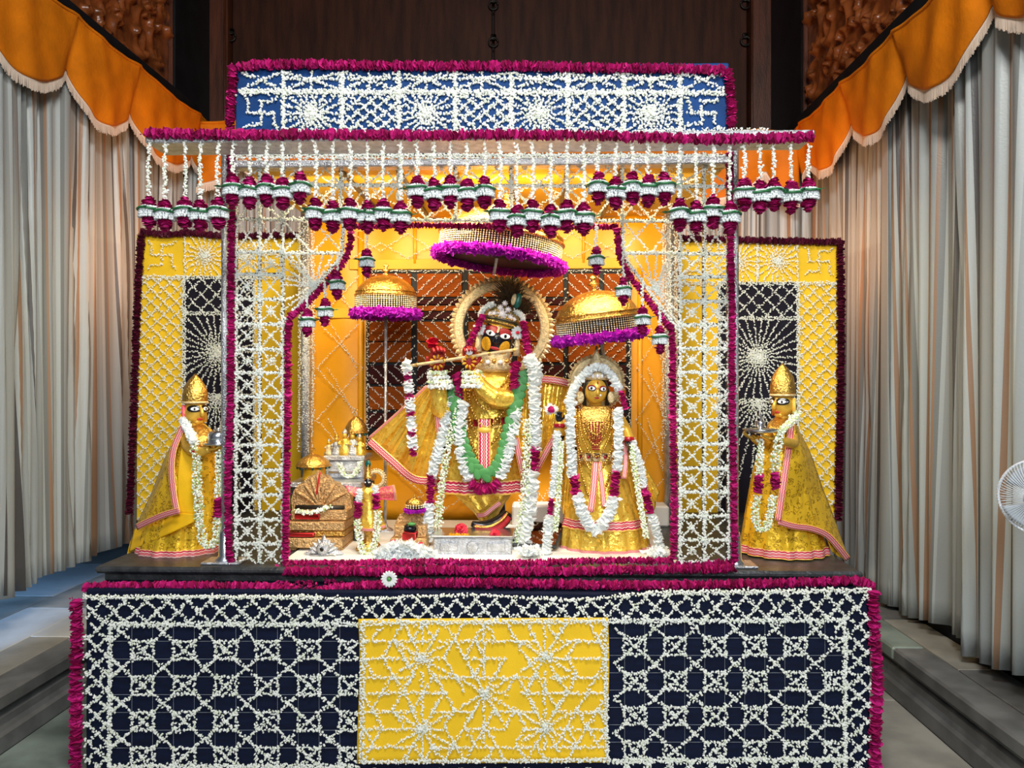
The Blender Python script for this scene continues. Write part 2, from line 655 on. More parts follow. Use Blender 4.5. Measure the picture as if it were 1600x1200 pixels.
M['silver'] = plain('embossed_silver', (0.72, 0.74, 0.78), 0.28, 0.9, 0.35, 25, 0.9, 130)
M['steel'] = plain('polished_steel', (0.62, 0.64, 0.68), 0.22, 0.95, 0.1, 10)
M['darkmetal'] = plain('tarnished_dark_metal', (0.075, 0.080, 0.085), 0.4, 0.5, 0.5, 14, 0.4, 60)
M['gold'] = plain('beaten_gold', (0.86, 0.52, 0.12), 0.26, 0.95, 0.3, 30, 0.8, 90)
M['palegold'] = plain('pale_gold_relief', (0.90, 0.70, 0.38), 0.38, 0.3, 0.35, 60, 0.8, 110)
M['copper'] = plain('gilded_copper_relief', (0.80, 0.50, 0.22), 0.36, 0.7, 0.5, 70, 1.0, 120)
M['bead'] = island('pearl_beads', [(0.75, 0.48, 0.14), (0.95, 0.80, 0.46), (0.92, 0.88, 0.74), (0.88, 0.62, 0.22)], 0.25, spec=0.7)
M['purple'] = island('purple_fringe', [(0.40, 0.005, 0.42), (0.62, 0.02, 0.62), (0.30, 0.003, 0.36)], 0.7, tl=0.3)
M['brocade'] = brocade('gold_brocade', (0.98, 0.66, 0.10), (0.76, 0.42, 0.03), 34, 0.65, 0.26, bump=0.6)
M['brocade2'] = brocade('yellow_paisley_brocade', (0.95, 0.58, 0.03), (0.40, 0.20, 0.01), 34, 0.5, 0.30, (0.26, 0.36))
M['plainyellow'] = plain('plain_yellow_silk', (0.90, 0.50, 0.008), 0.45, 0.05, 0.15, 6, 0.1, 80)
RD, WH, GD = (0.52, 0.012, 0.07), (0.88, 0.72, 0.60), (0.85, 0.5, 0.06)
M['trim'] = uvbands('red_white_trim', [(0, GD), (0.06, (0.85, 0.45, 0.18)), (0.14, RD), (0.30, WH), (0.38, RD), (0.48, (0.8, 0.30, 0.25)), (0.56, RD), (0.66, WH), (0.74, RD), (0.90, (0.88, 0.55, 0.2))], 1, 0.4, 0.1, wave=0.03)
M['wood'] = plain('dark_brown_wood', (0.050, 0.015, 0.007), 0.6, 0, 0.5, 3.0, 0.25, 30, spec=0.2, stretch=(4, 4, 0.5))
M['redwood'] = plain('reddish_wood', (0.095, 0.026, 0.010), 0.45, 0, 0.5, 4.0, 0.25, 30, stretch=(4, 4, 0.5))
M['blackwood'] = plain('black_painted_wood', (0.008, 0.009, 0.011), 0.5, 0, 0.4, 6, 0.1, 30, spec=0.2)
M['carved'] = plain('carved_walnut', (0.24, 0.065, 0.016), 0.28, 0, 0.5, 8, 0.2, 60)
M['orangewood'] = plain('orange_varnished_wood', (0.30, 0.062, 0.002), 0.7, 0, 0.3, 6, 0.2, 40, spec=0.12, stretch=(1, 1, 6))
M['maroonwood'] = plain('maroon_varnished_wood', (0.045, 0.006, 0.006), 0.7, 0, 0.3, 6, 0.1, 40, spec=0.12)
M['iron'] = plain('old_iron', (0.03, 0.025, 0.02), 0.5, 0.7, 0.4, 30)
M['marble1'] = plain('white_grey_marble', (0.56, 0.55, 0.51), 0.28, 0, 0.28, 2.5, 0.03, 20)
M['marble2'] = plain('grey_beige_marble', (0.36, 0.34, 0.29), 0.32, 0, 0.4, 3.0, 0.05, 20)
M['marble3'] = plain('greenish_marble', (0.24, 0.29, 0.25), 0.32, 0, 0.45, 4.0, 0.05, 20)
M['marble4'] = plain('dark_grey_marble', (0.16, 0.16, 0.155), 0.32, 0, 0.45, 5.0, 0.05, 20)
M['grout'] = plain('dark_grout', (0.05, 0.05, 0.05), 0.8)
M['plaster'] = plain('plaster', (0.30, 0.26, 0.22), 0.8, 0, 0.15, 3)
M['valance'] = plain('orange_velvet', (0.68, 0.19, 0.004), 0.6, 0, 0.25, 5, 0.25, 40, spec=0.2)
M['fringe'] = island('beige_fringe', [(0.62, 0.50, 0.40), (0.74, 0.64, 0.54), (0.66, 0.55, 0.44)], 0.7)
cA, cB, cC, cD, cE = (0.28, 0.30, 0.29), (0.17, 0.18, 0.17), (0.37, 0.40, 0.39), (0.27, 0.165, 0.10), (0.075, 0.073, 0.072)
M['curtain'] = uvbands('striped_curtain_silk', [(0, cA), (0.22, cB), (0.28, cC), (0.44, cD), (0.50, cC), (0.58, cE), (0.64, cA), (0.82, cD), (0.86, cB), (0.94, cC)], 0, 0.42, 0.0, repeat=2.3, sheen=0.1, bump=0.1)
M['face_black'] = plain('black_stone_face', (0.006, 0.007, 0.012), 0.25, 0, 0.3, 20)
M['face_gold'] = plain('gilded_face', (0.78, 0.46, 0.06), 0.35, 0.35, 0.2, 30)
M['paint_yellow'] = plain('yellow_face_paint', (0.86, 0.42, 0.015), 0.5, 0, 0.35, 120)
M['paint_red'] = plain('red_face_paint', (0.42, 0.012, 0.02), 0.45, 0, 0.3, 40)
M['eye_white'] = plain('white_enamel', (0.90, 0.90, 0.88), 0.2)
M['eye_black'] = plain('black_enamel', (0.004, 0.004, 0.004), 0.15)
M['lip'] = plain('red_lips', (0.48, 0.02, 0.03), 0.35)
M['flute'] = plain('cane_flute', (0.70, 0.52, 0.28), 0.45, 0, 0.3, 40)
M['fur'] = plain('brown_plume', (0.075, 0.042, 0.016), 0.7, 0, 0.5, 50)
M['peacock'] = plain('peacock_green', (0.005, 0.13, 0.10), 0.35, 0.2, 0.5, 60)
M['turban'] = plain('olive_gold_turban', (0.40, 0.30, 0.09), 0.4, 0.3, 0.6, 50, 0.6, 90)
M['gem'] = island('gem_settings', [(0.75, 0.70, 0.72), (0.45, 0.35, 0.40), (0.90, 0.88, 0.90), (0.30, 0.25, 0.3)], 0.2, spec=0.9)
M['ruby'] = plain('ruby_glass', (0.30, 0.004, 0.015), 0.15, 0.0)
M['red'] = plain('red_cushion_cloth', (0.62, 0.012, 0.02), 0.6, 0, 0.2, 20)
M['pink'] = brocade('pink_brocade', (0.78, 0.09, 0.14), (0.85, 0.45, 0.12), 60, 0.1, 0.45)
M['hair'] = plain('black_hair', (0.008, 0.007, 0.006), 0.4)
M['mirror'] = plain('mirror_glass', (0.9, 0.9, 0.9), 0.03, 1.0)
M['white_plastic'] = plain('white_plastic', (0.72, 0.76, 0.80), 0.4)
M['grey_plastic'] = plain('grey_plastic', (0.50, 0.56, 0.62), 0.4, trans=0.0)
M['whitecloth'] = plain('white_sheet', (0.80, 0.78, 0.72), 0.5, 0, 0.1, 6)

# ------------------------------------------------------------------ the hall: floor, steps, walls, ceiling
ZP = 0.30                                  # side platforms
XL, XR = -2.73, 2.18                       # edges of the steps
WLX, WRX, WBY = -3.62, 2.62, 8.40          # inner faces of the walls

fl = MB().box(-4.7, 2.8, -2.0, 8.6, -0.08, -0.006).build('floor', M['grout'], smooth=False)
tag(fl, 'marble slab floor of the hall in front of the altar', None, kind='structure')
ms = [M['marble2'], M['marble3'], M['marble1'], M['marble4']]
k = 0
for (x0, x1) in ((XL, -2.2), (-2.2, -1.2), (-1.2, -0.2), (-0.2, 0.8), (0.8, 1.6), (1.6, XR)):
    ys = [-0.5 + 0.35 * (k % 3), 1.6 + 0.2 * (k % 2), 2.55 + 0.3 * (k % 2), 3.55, 4.6, 6.0]
    for a, b_ in zip(ys[:-1], ys[1:]):
        if a > 3.4 and -1.9 < x0 < 1.2:
            continue
        MB().bevbox(x0 + 0.003, x1 - 0.003, a + 0.003, b_ - 0.003, -0.03, 0.0, 0.003).build('marble_slab', ms[(k * 7 + int(a * 3)) % 3], fl, smooth=False)
    k += 1

def platform(name, label, x_edge, x_wall, pieces):
    s = 1 if x_wall > x_edge else -1
    base = MB().box(min(x_edge + s * 0.06, x_wall), max(x_edge + s * 0.06, x_wall), 0.6, 8.4, -0.02, ZP - 0.03).build(name, M['marble4'], smooth=False)
    tag(base, label, None, kind='structure')
    # moulded riser
    e = x_edge
    prof = [(e, 0.0), (e, 0.085), (e + s * 0.018, 0.10), (e + s * 0.030, 0.125), (e + s * 0.030, 0.165), (e + s * 0.045, 0.185),
            (e + s * 0.045, 0.215), (e + s * 0.10, 0.215), (e + s * 0.10, 0.0)]
    y = 0.6
    for L in (1.25, 1.6, 1.3, 1.7, 1.9):
        MB().prism(prof, y, y + L - 0.004).build('riser_stone', M['marble4'], base, smooth=False)
        y += L
    # nosing slabs
    y = 0.6
    for i, L in enumerate((1.45, 1.05, 1.55, 1.2, 1.3, 1.2)):
        MB().bevbox(min(e + s * 0.004, e + s * 0.20), max(e + s * 0.004, e + s * 0.20), y + 0.003, y + L - 0.003, 0.217, ZP, 0.012).build('nosing_slab', (M['marble3'] if i % 2 else M['marble4']), base, smooth=False)
        y += L
    for (xa, xb, ya, yb, mm) in pieces:
        MB().bevbox(min(e + s * xa, e + s * xb) + 0.003, max(e + s * xa, e + s * xb) - 0.003, ya + 0.003, yb - 0.003, ZP - 0.03, ZP, 0.003).build('marble_slab', M[mm], base, smooth=False)
    return base

lp = []
ys = [0.6, 2.0, 3.1, 3.95, 4.7, 5.6, 6.6, 8.4]
for j in range(7):
    lp += [(0.20, 0.46, ys[j], ys[j + 1], ('marble1', 'marble2')[j % 2]), (0.46, 0.89, max(0.6, ys[j] - 0.3), ys[j + 1] - (0.3 if j < 6 else 0), ('marble1', 'marble1', 'marble2')[j % 3]), (0.89, 1.70, ys[j], ys[j + 1], ('marble2', 'marble1')[j % 2])]
platform('platform_left', 'stepped marble side platform under the pale curtains at left', XL, -4.45, lp)
rp_ = []
ys = [0.6, 1.9, 2.75, 3.55, 4.3, 5.2, 6.2, 8.4]
for j in range(7):
    rp_ += [(0.20, 0.44, ys[j], ys[j + 1], ('marble4', 'marble2', 'marble4')[j % 3])]
platform('platform_right', 'stepped marble side platform under the pale curtains at right', XR, WRX, rp_)

# back wall: two tall brown doors between reddish posts
wb = MB().box(WLX - 1.1, WRX + 0.2, WBY + 0.02, WBY + 0.2, 0, 6.7).build('wall_back', M['blackwood'], smooth=False)
tag(wb, 'dark wooden back wall above the altar', None, kind='structure')
xs = [XW(366, WBY), XW(771, WBY), XW(1165, WBY)]
for a, b_ in ((xs[0], xs[1] - 0.012), (xs[1] + 0.012, xs[2])):
    MB().bevbox(a, b_, WBY - 0.06, WBY + 0.02, 3.2, 6.6, 0.01).build('door_panel', M['wood'], wb, smooth=False)
for (a, b_) in ((326, 364), (1167, 1200)):
    MB().bevbox(XW(a, WBY), XW(b_, WBY), WBY - 0.16, WBY + 0.02, 3.2, 6.6, 0.012).build('door_post', M['redwood'], wb, smooth=False)
for px in (361, 1168):
    MB().tube([(XW(px, WBY), WBY - 0.17, 3.2), (XW(px, WBY), WBY - 0.17, 6.6)], 0.013, 8).build('bead_moulding', M['redwood'], wb)
for (px, py) in ((771, 66), (771, 8), (1165, 64), (1165, 6), (361, 57)):
    c = W(px, py, WBY - 0.09)
    m = MB()
    m.tube([c + np.array((0.05 * math.cos(t), 0.0, 0.05 * math.sin(t))) for t in np.linspace(0, 2 * math.pi, 17)], 0.011, 6)
    m.bevbox(c[0] - 0.03, c[0] + 0.03, c[1] - 0.005, c[1] + 0.03, c[2] + 0.03, c[2] + 0.09, 0.006)
    m.build('ring_latch', M['iron'], wb)

def relief(u, v):
    """curling acanthus relief, u and v in metres"""
    h = np.zeros_like(u)
    rs = np.random.RandomState(5)
    for i in range(260):
        cu, cv = rs.uniform(u.min(), u.max()), rs.uniform(v.min(), v.max())
        a0 = rs.uniform(0, 6.28)
        R = rs.uniform(0.09, 0.20)
        du, dv = u - cu, v - cv
        r = np.hypot(du, dv)
        th = np.arctan2(dv, du) + a0
        sp = np.cos(th * (1 if i % 2 else -1) + r / R * 4.2)
        w = np.clip(1 - r / R, 0, 1)
        h = np.maximum(h, np.clip(sp, 0, 1) ** 2.2 * np.minimum(1, w * 2.2) * (0.5 + 0.5 * w))
    return h

def side_wall(name, label, x, s):
    xo = x + s * 0.83 if s < 0 else x
    w = MB().box(min(xo, xo + s * 0.2), max(xo, xo + s * 0.2), 0.4, 8.5, 0, 6.7).build(name, M['blackwood'], smooth=False)
    if s < 0:
        MB().box(xo, x, 0.4, 8.4, 4.1, 6.6).build('gallery_front', M['blackwood'], w, smooth=False)
    tag(w, label, None, kind='structure')
    y1 = 7.42 if s < 0 else 7.30
    # black corner post
    MB().bevbox(min(x, x - s * 0.05), max(x, x - s * 0.05), y1 + 0.01, 8.38, 3.2, 6.6, 0.012).build('corner_post', M['blackwood'], w, smooth=False)
    # carved panel with its frame
    yy, zz = np.meshgrid(np.linspace(4.4, y1 - 0.03, 230), np.linspace(4.2, 6.5, 200), indexing='ij')
    h = relief(yy, zz)
    G = np.stack([x - s * (0.004 + 0.075 * h), yy, zz], -1)
    MB().grid(G).build('carved_panel', M['carved'], w)
    MB().bevbox(min(x, x - s * 0.045), max(x, x - s * 0.045), y1 - 0.035, y1, 4.1, 6.55, 0.008).build('panel_frame', M['redwood'], w, smooth=False)
    return w
side_wall('wall_left', 'carved dark wooden wall above the orange valance at left', WLX, -1)
side_wall('wall_right', 'carved dark wooden wall above the orange valance at right', WRX, 1)
tag(MB().box(-3.9, 2.9, 1.6, 8.6, 6.6, 6.7).build('ceiling', M['wood'], smooth=False), 'dark ceiling over the altar', None, kind='structure')

# ------------------------------------------------------------------ curtains
def curtain(label, P0, P1, ztop, zb0, zb1, width_scale=1.0, amp=0.055, pitch=0.17, seed=1, du=0.012, name='curtain'):
    """hanging striped silk between two floor points; folds stand across its own line"""
    rs = np.random.RandomState(seed)
    P0, P1 = np.array(P0, float), np.array(P1, float)
    L = np.linalg.norm(P1 - P0)
    t = (P1 - P0) / L
    nrm = np.array((-t[1], t[0]))
    nu = max(12, int(L / du))
    nv = 26
    s = np.linspace(0, L, nu)[:, None]
    v = np.linspace(0, 1, nv)[None, :]
    ph = rs.uniform(0, 6.28, 8)
    warp = 0.13 * np.sin(2 * math.pi * s / 0.9 + ph[0]) + 0.045 * np.sin(2 * math.pi * s / 0.37 + ph[1])
    lean = 0.09 * v * np.sin(2 * math.pi * s / 1.3 + ph[2])
    q = (s + warp + lean) / pitch
    a = amp * (0.85 + 0.65 * v)
    d = a * (np.sin(2 * math.pi * q + ph[3]) * 0.75 + 0.35 * np.sin(2 * math.pi * q * 2.17 + ph[4] + 0.8 * v) + 0.30 * np.sin(2 * math.pi * q * 0.43 + ph[5]) + 0.10 * np.sin(2 * math.pi * q * 4.3 + ph[6] + v * 2))
    zb = zb0 + (zb1 - zb0) * s / L + 0.012 * np.sin(s * 9 + ph[7])
    z = ztop + (zb - ztop) * v
    G = np.zeros((nu, nv, 3))
    ss = s + lean * 0.6
    G[..., 0] = P0[0] + t[0] * ss + nrm[0] * d
    G[..., 1] = P0[1] + t[1] * ss + nrm[1] * d
    G[..., 2] = z
    arc = np.cumsum(np.concatenate([[0], np.hypot(np.diff(s[:, 0]), np.diff(d[:, 13]))]))
    UV = np.stack([np.broadcast_to(arc[:, None], (nu, nv)), np.broadcast_to(v, (nu, nv))], -1)
    o = MB().grid(G, UV).build(name, M['curtain'], solid=0.004)
    tag(o, label, 'curtain', 'pale striped curtains')
    c = (P0 + P1) / 2
    return rebase(o, (c[0], c[1], min(zb0, zb1)))

ZT = 4.50
CLX, CRX, CBY = -3.38, 2.54, 7.35
curtain('pale striped curtain at the left picture edge, nearest of the left ones', (CLX + 0.03, 4.80), (CLX + 0.03, 3.0), ZT, 0.58, 0.56, seed=3, amp=0.045)
curtain('pale striped curtain on the left, second from the picture edge', (CLX, 5.62), (CLX + 0.02, 4.45), ZT, 0.58, 0.56, seed=5, amp=0.045)
curtain('beige and copper striped curtain on the left nearest the yellow panel', (CLX - 0.03, 7.25), (CLX - 0.04, 5.40), ZT, 0.56, 0.58, seed=8, pitch=0.14, amp=0.045)
curtain('pale striped curtain at the right picture edge behind the fan', (CRX - 0.035, 4.52), (CRX - 0.04, 2.6), ZT - 0.28, 0.32, 0.62, seed=12, pitch=0.23, amp=0.040)
curtain('grey striped curtain on the right, second from the picture edge', (CRX + 0.02, 5.50), (CRX + 0.02, 4.40), ZT - 0.28, 0.32, 0.42, seed=15, amp=0.040)
curtain('beige and copper striped curtain on the right nearest the yellow panel', (CRX + 0.01, 6.95), (CRX + 0.01, 5.40), ZT - 0.28, 0.34, 0.33, seed=18, pitch=0.14, amp=0.040)
curtain('copper striped curtain hanging across the back behind the altar', (CLX - 0.02, CBY), (CRX + 0.02, CBY - 0.35), ZT - 0.42, 0.55, 0.55, seed=21, pitch=0.13, amp=0.04, du=0.015)

def valance(label, P0, P1, ztop, tips, zt_tip, depth, s_in, name='valance', dz=0.0):
    """scalloped velvet pelmet; tips = distances along the line at which two scallops meet"""
    P0, P1 = np.array(P0, float), np.array(P1, float)
    L = np.linalg.norm(P1 - P0)
    t = (P1 - P0) / L
    nrm = np.array((-t[1], t[0])) * s_in
    nu, nv = int(L / 0.02), 26
    s = np.linspace(0, L, nu)
    tips = [tips[0] - (tips[1] - tips[0])] + list(tips) + [tips[-1] + (tips[-1] - tips[-2])]
    bot = np.zeros(nu)
    loc = np.zeros(nu)
    for a, b in zip(tips[:-1], tips[1:]):
        m_ = (s >= a) & (s <= b)
        x = (s[m_] - a) / (b - a)
        bot[m_] = zt_tip - depth * np.sin(math.pi * x) ** 0.75
        loc[m_] = x
    v = np.linspace(0, 1, nv)
    fold = 0.012 * np.sin(2 * math.pi * (loc[:, None] * 3.0 + 0.5 * v[None, :])) * v[None, :] + 0.016 * np.abs(np.sin(math.pi * (loc[:, None] * 1.5 + 0.35 * v[None, :]))) + 0.035 * np.exp(-((np.minimum(loc, 1 - loc)) / 0.08) ** 2)[:, None] * v[None, :] \
        + 0.004 * np.sin(s * 23)[:, None] + 0.05 * v[None, :] ** 2
    G = np.zeros((nu, nv, 3))
    top = ztop - 0.03 * np.sin(math.pi * loc) + dz * s / L
    bot = bot + dz * s / L
    G[..., 2] = top[:, None] + (bot - top)[:, None] * v[None, :]
    G[..., 0] = (P0[0] + t[0] * s)[:, None] + nrm[0] * fold
    G[..., 1] = (P0[1] + t[1] * s)[:, None] + nrm[1] * fold
    root = thing(name, label, 'valance', (*(P0 + P1) / 2, zt_tip), group='orange scalloped valances')
    UV = np.stack([np.broadcast_to(s[:, None], (nu, nv)), np.broadcast_to(v[None], (nu, nv))], -1)
    MB().grid(G, UV).build('velvet', M['valance'], root, solid=0.006)
    edge = G[:, -1]
    # heading cord, fringe band and strands
    MB().tube(resample(G[:, 0] + np.array((0, 0, 0.005)), 0.05)[0], 0.014, 6).build('heading_cord', M['valance'], root)
    inw = np.array((nrm[0], nrm[1], 0)) * 0.006
    band = np.stack([edge + inw + np.array((0, 0, 0.012)), edge + inw - np.array((0, 0, 0.014))], 1)
    fb = MB().grid(band).build('fringe_band', M['fringe'], root, solid=0.004)
    P, _ = resample(edge + inw, 0.0055)
    n = len(P)
    h = RNG.uniform(0.066, 0.080, n)
    off = RNG.normal(0, 0.002, (n, 3))
    w = np.array((t[0], t[1], 0)) * 0.0030
    dpt = np.array((nrm[0], nrm[1], 0)) * 0.002
    A = P - np.array((0, 0, 0.008))
    Bq = P + off - np.stack([0 * h, 0 * h, h], 1)
    V = np.stack([A - w - dpt, A + w - dpt, A + dpt, Bq - w - dpt, Bq + w - dpt, Bq + dpt], 1).reshape(-1, 3)
    f = np.array([(0, 1, 4, 3), (1, 2, 5, 4), (2, 0, 3, 5)])
    Fc = (f[None] + (np.arange(n) * 6)[:, None, None]).reshape(-1, 4)
    MB().add(V, Fc).build('fringe', M['fringe'], root, kind='stuff', smooth=False)
    return root

valance('orange velvet valance with beige fringe along the left curtains', (-3.20, 7.35), (-3.20, 2.6), 4.49, [0.16, 1.28, 2.12, 3.05, 4.0], 4.13, 0.25, -1)
valance('orange velvet valance with beige fringe along the right curtains', (2.34, 6.85), (2.34, 2.2), 4.19, [0.14, 1.02, 1.86, 2.77, 3.7], 3.93, 0.26, 1)
valance('orange velvet valance across the back behind the blue flower panel', (-3.22, 7.22), (2.38, 6.86), 4.45, [0.45, 1.45, 2.45, 3.45, 4.4, 5.3], 4.06, 0.26, -1, dz=-0.28)
for nm, lb, x, z in (('trim_1', 'dark curtain rail along the left wall', -3.40, 4.56), ('trim_2', 'dark curtain rail along the right wall', 2.52, 4.26)):
    tag(MB().bevbox(x - 0.14, x + 0.14, 2.2, 7.3, z - 0.06, z + 0.05, 0.01).build(nm, M['blackwood'], smooth=False), lb, None, kind='structure')

# ------------------------------------------------------------------ altar block with its flower front
YB = 3.60                                   # plane of the cloth front
ZB = 0.905                                  # top of the block
bx0, bx1 = XW(131, YB), XW(1362, YB)
altar = thing('altar_block', 'broad altar base draped in navy cloth with white flower lattice', 'altar', ((bx0 + bx1) / 2, 4.8, 0))
MB().bevbox(bx0, bx1, YB + 0.012, 6.0, 0.0, ZB, 0.01).build('block', M['navy'], altar, smooth=False)

def seg(Y, *pts):
    return [W(p[0], p[1], Y) for p in pts]

def grid_threads(Y, xs, ys, mb, y0, y1, x0, x1, r=0.0006):
    for x in xs:
        mb.tube(seg(Y, (x, y0), (x, y1)), r, 3, False)
    for y in ys:
        mb.tube(seg(Y, (x0, y), (x1, y)), r, 3, False)

def zigzag_h(segs, Y, x0, x1, y0, y1, pitch, run):
    x = x0 - run
    while x < x1 + run:
        for d in (1, -1):
            a = (x, y0) if d > 0 else (x + run, y0)
            b = (x + run, y1) if d > 0 else (x, y1)
            pts = []
            for t in np.linspace(0, 1, 13):
                q = (a[0] + (b[0] - a[0]) * t, a[1] + (b[1] - a[1]) * t)
                if x0 <= q[0] <= x1:
                    pts.append(q)
            if len(pts) > 2:
                segs.append(seg(Y, *pts))
        x += pitch

def zigzag_v(segs, Y, x0, x1, y0, y1, pitch, run):
    y = y0 - run
    while y < y1 + run:
        for d in (1, -1):
            a = (x0, y) if d > 0 else (x0, y + run)
            b = (x1, y + run) if d > 0 else (x1, y)
            pts = []
            for t in np.linspace(0, 1, 13):
                q = (a[0] + (b[0] - a[0]) * t, a[1] + (b[1] - a[1]) * t)
                if y0 <= q[1] <= y1:
                    pts.append(q)
            if len(pts) > 2:
                segs.append(seg(Y, *pts))
        y += pitch

def clipline(a, b, x0, x1, y0, y1):
    t0, t1 = 0.0, 1.0
    dx, dy = b[0] - a[0], b[1] - a[1]
    for p, q in ((-dx, a[0] - x0), (dx, x1 - a[0]), (-dy, a[1] - y0), (dy, y1 - a[1])):
        if abs(p) < 1e-9:
            if q < 0:
                return None
            continue
        t = q / p
        if p < 0:
            t0 = max(t0, t)
        else:
            t1 = min(t1, t)
    if t0 >= t1:
        return None
    return (a[0] + dx * t0, a[1] + dy * t0), (a[0] + dx * t1, a[1] + dy * t1)

def add_clip(segs, Y, a, b, rect):
    c = clipline(a, b, *rect)
    if c:
        segs.append(seg(Y, *c))

YF1 = YB - 0.002
S = []
S.append(seg(YF1, (131, 934), (400, 933), (560, 936), (740, 929), (900, 938), (1000, 928), (1362, 924)))
S.append(seg(YF1, (131, 932), (500, 932)))
S.append(seg(YF1, (1010, 925), (1362, 921)))
zigzag_h(S, YF1, 132, 560, 936, 975, 33.2, 40)
zigzag_h(S, YF1, 565, 950, 936, 970, 30.0, 34)
zigzag_h(S, YF1, 950, 1360, 928, 970, 31.5, 40)
for xv in (171, 173):
    S.append(seg(YF1, (xv, 975), (xv - 2, 1240)))
for xv in (1319, 1321):
    S.append(seg(YF1, (xv, 970), (xv + 1, 1240)))
for yv in (974, 977):
    S.append(seg(YF1, (171, yv), (560, yv)))
    S.append(seg(YF1, (950, yv - 5), (1320, yv - 7)))
for yv in (1196, 1199):
    S.append(seg(YF1, (171, yv), (560, yv)))
    S.append(seg(YF1, (950, yv - 8), (1320, yv - 11)))
zigzag_v(S, YF1, 132, 171, 975, 1240, 27.0, 36)
zigzag_v(S, YF1, 1321, 1361, 970, 1240, 27.0, 36)
zigzag_h(S, YF1, 173, 560, 1199, 1240, 33, 40)
zigzag_h(S, YF1, 560, 950, 1202, 1240, 33, 40)
zigzag_h(S, YF1, 950, 1319, 1191, 1240, 33, 40)

def box_lattice(cx0, cy0, px_, py_, nx, ny, rect, bw, bh):
    for i in range(nx):
        for j in range(ny):
            cx, cy = cx0 + i * px_, cy0 + j * py_
            x0, x1, y0, y1 = cx - bw, cx + bw, cy - bh, cy + bh
            for a, b in (((x0, y0), (x1, y0)), ((x0, y1), (x1, y1)), ((x0, y0), (x0, y1)), ((x1, y0), (x1, y1))):
                if RNG.random() > 0.06:
                    add_clip(S, YF1, a, b, rect)
            for sx in (-1, 1):
                for sy in (-1, 1):
                    add_clip(S, YF1, (cx, cy), (cx + sx * px_ / 2, cy + sy * py_ / 2), rect)
box_lattice(222.5, 1016, 65.0, 55.5, 6, 4, (173, 559, 978, 1195), 16.5, 13.5)
box_lattice(992, 1010, 62.6, 54.3, 6, 4, (951, 1318, 972, 1186), 16, 13)
for (xa, dx) in ((173, 1),):
    pass
# half diagonals meeting the frame lines
for i in range(6):
    for sx in (-1, 1):
        S.append(seg(YF1, (222.5 + 65 * i + 32.5 - sx * 0, 988.2), (222.5 + 65 * i + 32.5 + sx * 12, 977)) if i < 5 else seg(YF1, (190, 988.2), (190 + sx * 12, 977)))
        S.append(seg(YF1, (992 + 62.6 * i - 31.3 + 0.3, 982.8), (992 + 62.6 * i - 31.3 + sx * 12, 971)) if i else seg(YF1, (1305, 984), (1317, 971)))
for j in range(4):
    cy = 1016 + 55.5 * j
    for sy in (-1, 1):
        add_clip(S, YF1, (190, cy + sy * 27.7), (173, cy + sy * 27.7 - sy * 14), (173, 559, 978, 1195))
        add_clip(S, YF1, (190, cy + sy * 27.7), (173, cy + sy * 27.7 + sy * 14), (173, 559, 978, 1195))
buds(S, 0.0050, 0.0148, 0.0046, thick=0.40).build('jasmine_lattice', M['jasmine'], altar, kind='stuff', smooth=False)
th = MB()
grid_threads(YF1 + 0.008, [206 + 32.5 * i for i in range(11)], [1002 + 27.8 * i for i in range(7)], th, 977, 1196, 171, 560)
grid_threads(YF1 + 0.008, [976 + 31.3 * i for i in range(11)], [997 + 27.1 * i for i in range(7)], th, 970, 1188, 950, 1320)
th.build('guide_threads', M['thread'], altar, kind='stuff')

# yellow centre cloth with the star pattern
yel = thing('star_pattern_cloth', 'yellow cloth with white flower stars on the front of the altar base', 'cloth', W(755, 1195, YB))
G = np.array([[W(560 + 390 * u + 2 * math.sin(v * 5), 966 + 226 * v + (0.5 - u) * 2, YB - 0.006 + 0.003 * math.sin(u * 14 + v * 3)) for v in np.linspace(0, 1, 20)] for u in np.linspace(0, 1, 40)])
MB().grid(G).build('cloth', M['yellow'], yel, solid=0.005)
YS = YB - 0.016
S = []
R0 = (566, 946, 972, 1190)
for rep in range(2):
    for a, b in (((566, 972 + rep * 3), (946, 969 + rep * 3)), ((566, 1192 - rep * 2), (946, 1188 - rep * 2)), ((565 + rep * 4, 972), (563 + rep * 4, 1192)), ((947 - rep * 3, 970), (950 - rep * 3, 1190))):
        S.append(seg(YS, a, b))
P5 = [(660, 1028), (852, 1026), (757, 1083), (660, 1139), (852, 1137)]
q_ = lambda cx, cy: (531 + cx / 3.532, 937 + cy / 3.532)
for (y, runs) in ((230, ((130, 490), (540, 1090), (1210, 1450))), (325, ((130, 580), (700, 910), (1050, 1460))), (430, ((130, 410), (530, 1080), (1160, 1470))),
                  (515, ((130, 600), (850, 920), (1000, 1460))), (620, ((140, 420), (500, 720), (840, 1080), (1170, 1470))), (715, ((130, 580), (700, 910), (1010, 1460))), (815, ((130, 420), (500, 1080), (1150, 1460)))):
    for (xa, xb) in runs:
        S.append(seg(YS, q_(xa, y), q_(xb, y)))
for (x, runs) in ((455, ((140, 240), (400, 500), (530, 680), (740, 890))), (795, ((140, 440), (550, 620), (640, 790))), (1132, ((150, 310), (400, 580), (600, 700), (740, 830)))):
    for (ya, yb) in runs:
        S.append(seg(YS, q_(x, ya), q_(x, yb)))
for (cx, cy) in P5:
    for k in range(12):
        a = math.pi / 6 * k
        if k % 3 == 0:
            continue
        r1 = 52 if k % 3 == 1 else 44
        add_clip(S, YS, (cx, cy), (cx + r1 * math.cos(a), cy + r1 * math.sin(a)), R0)
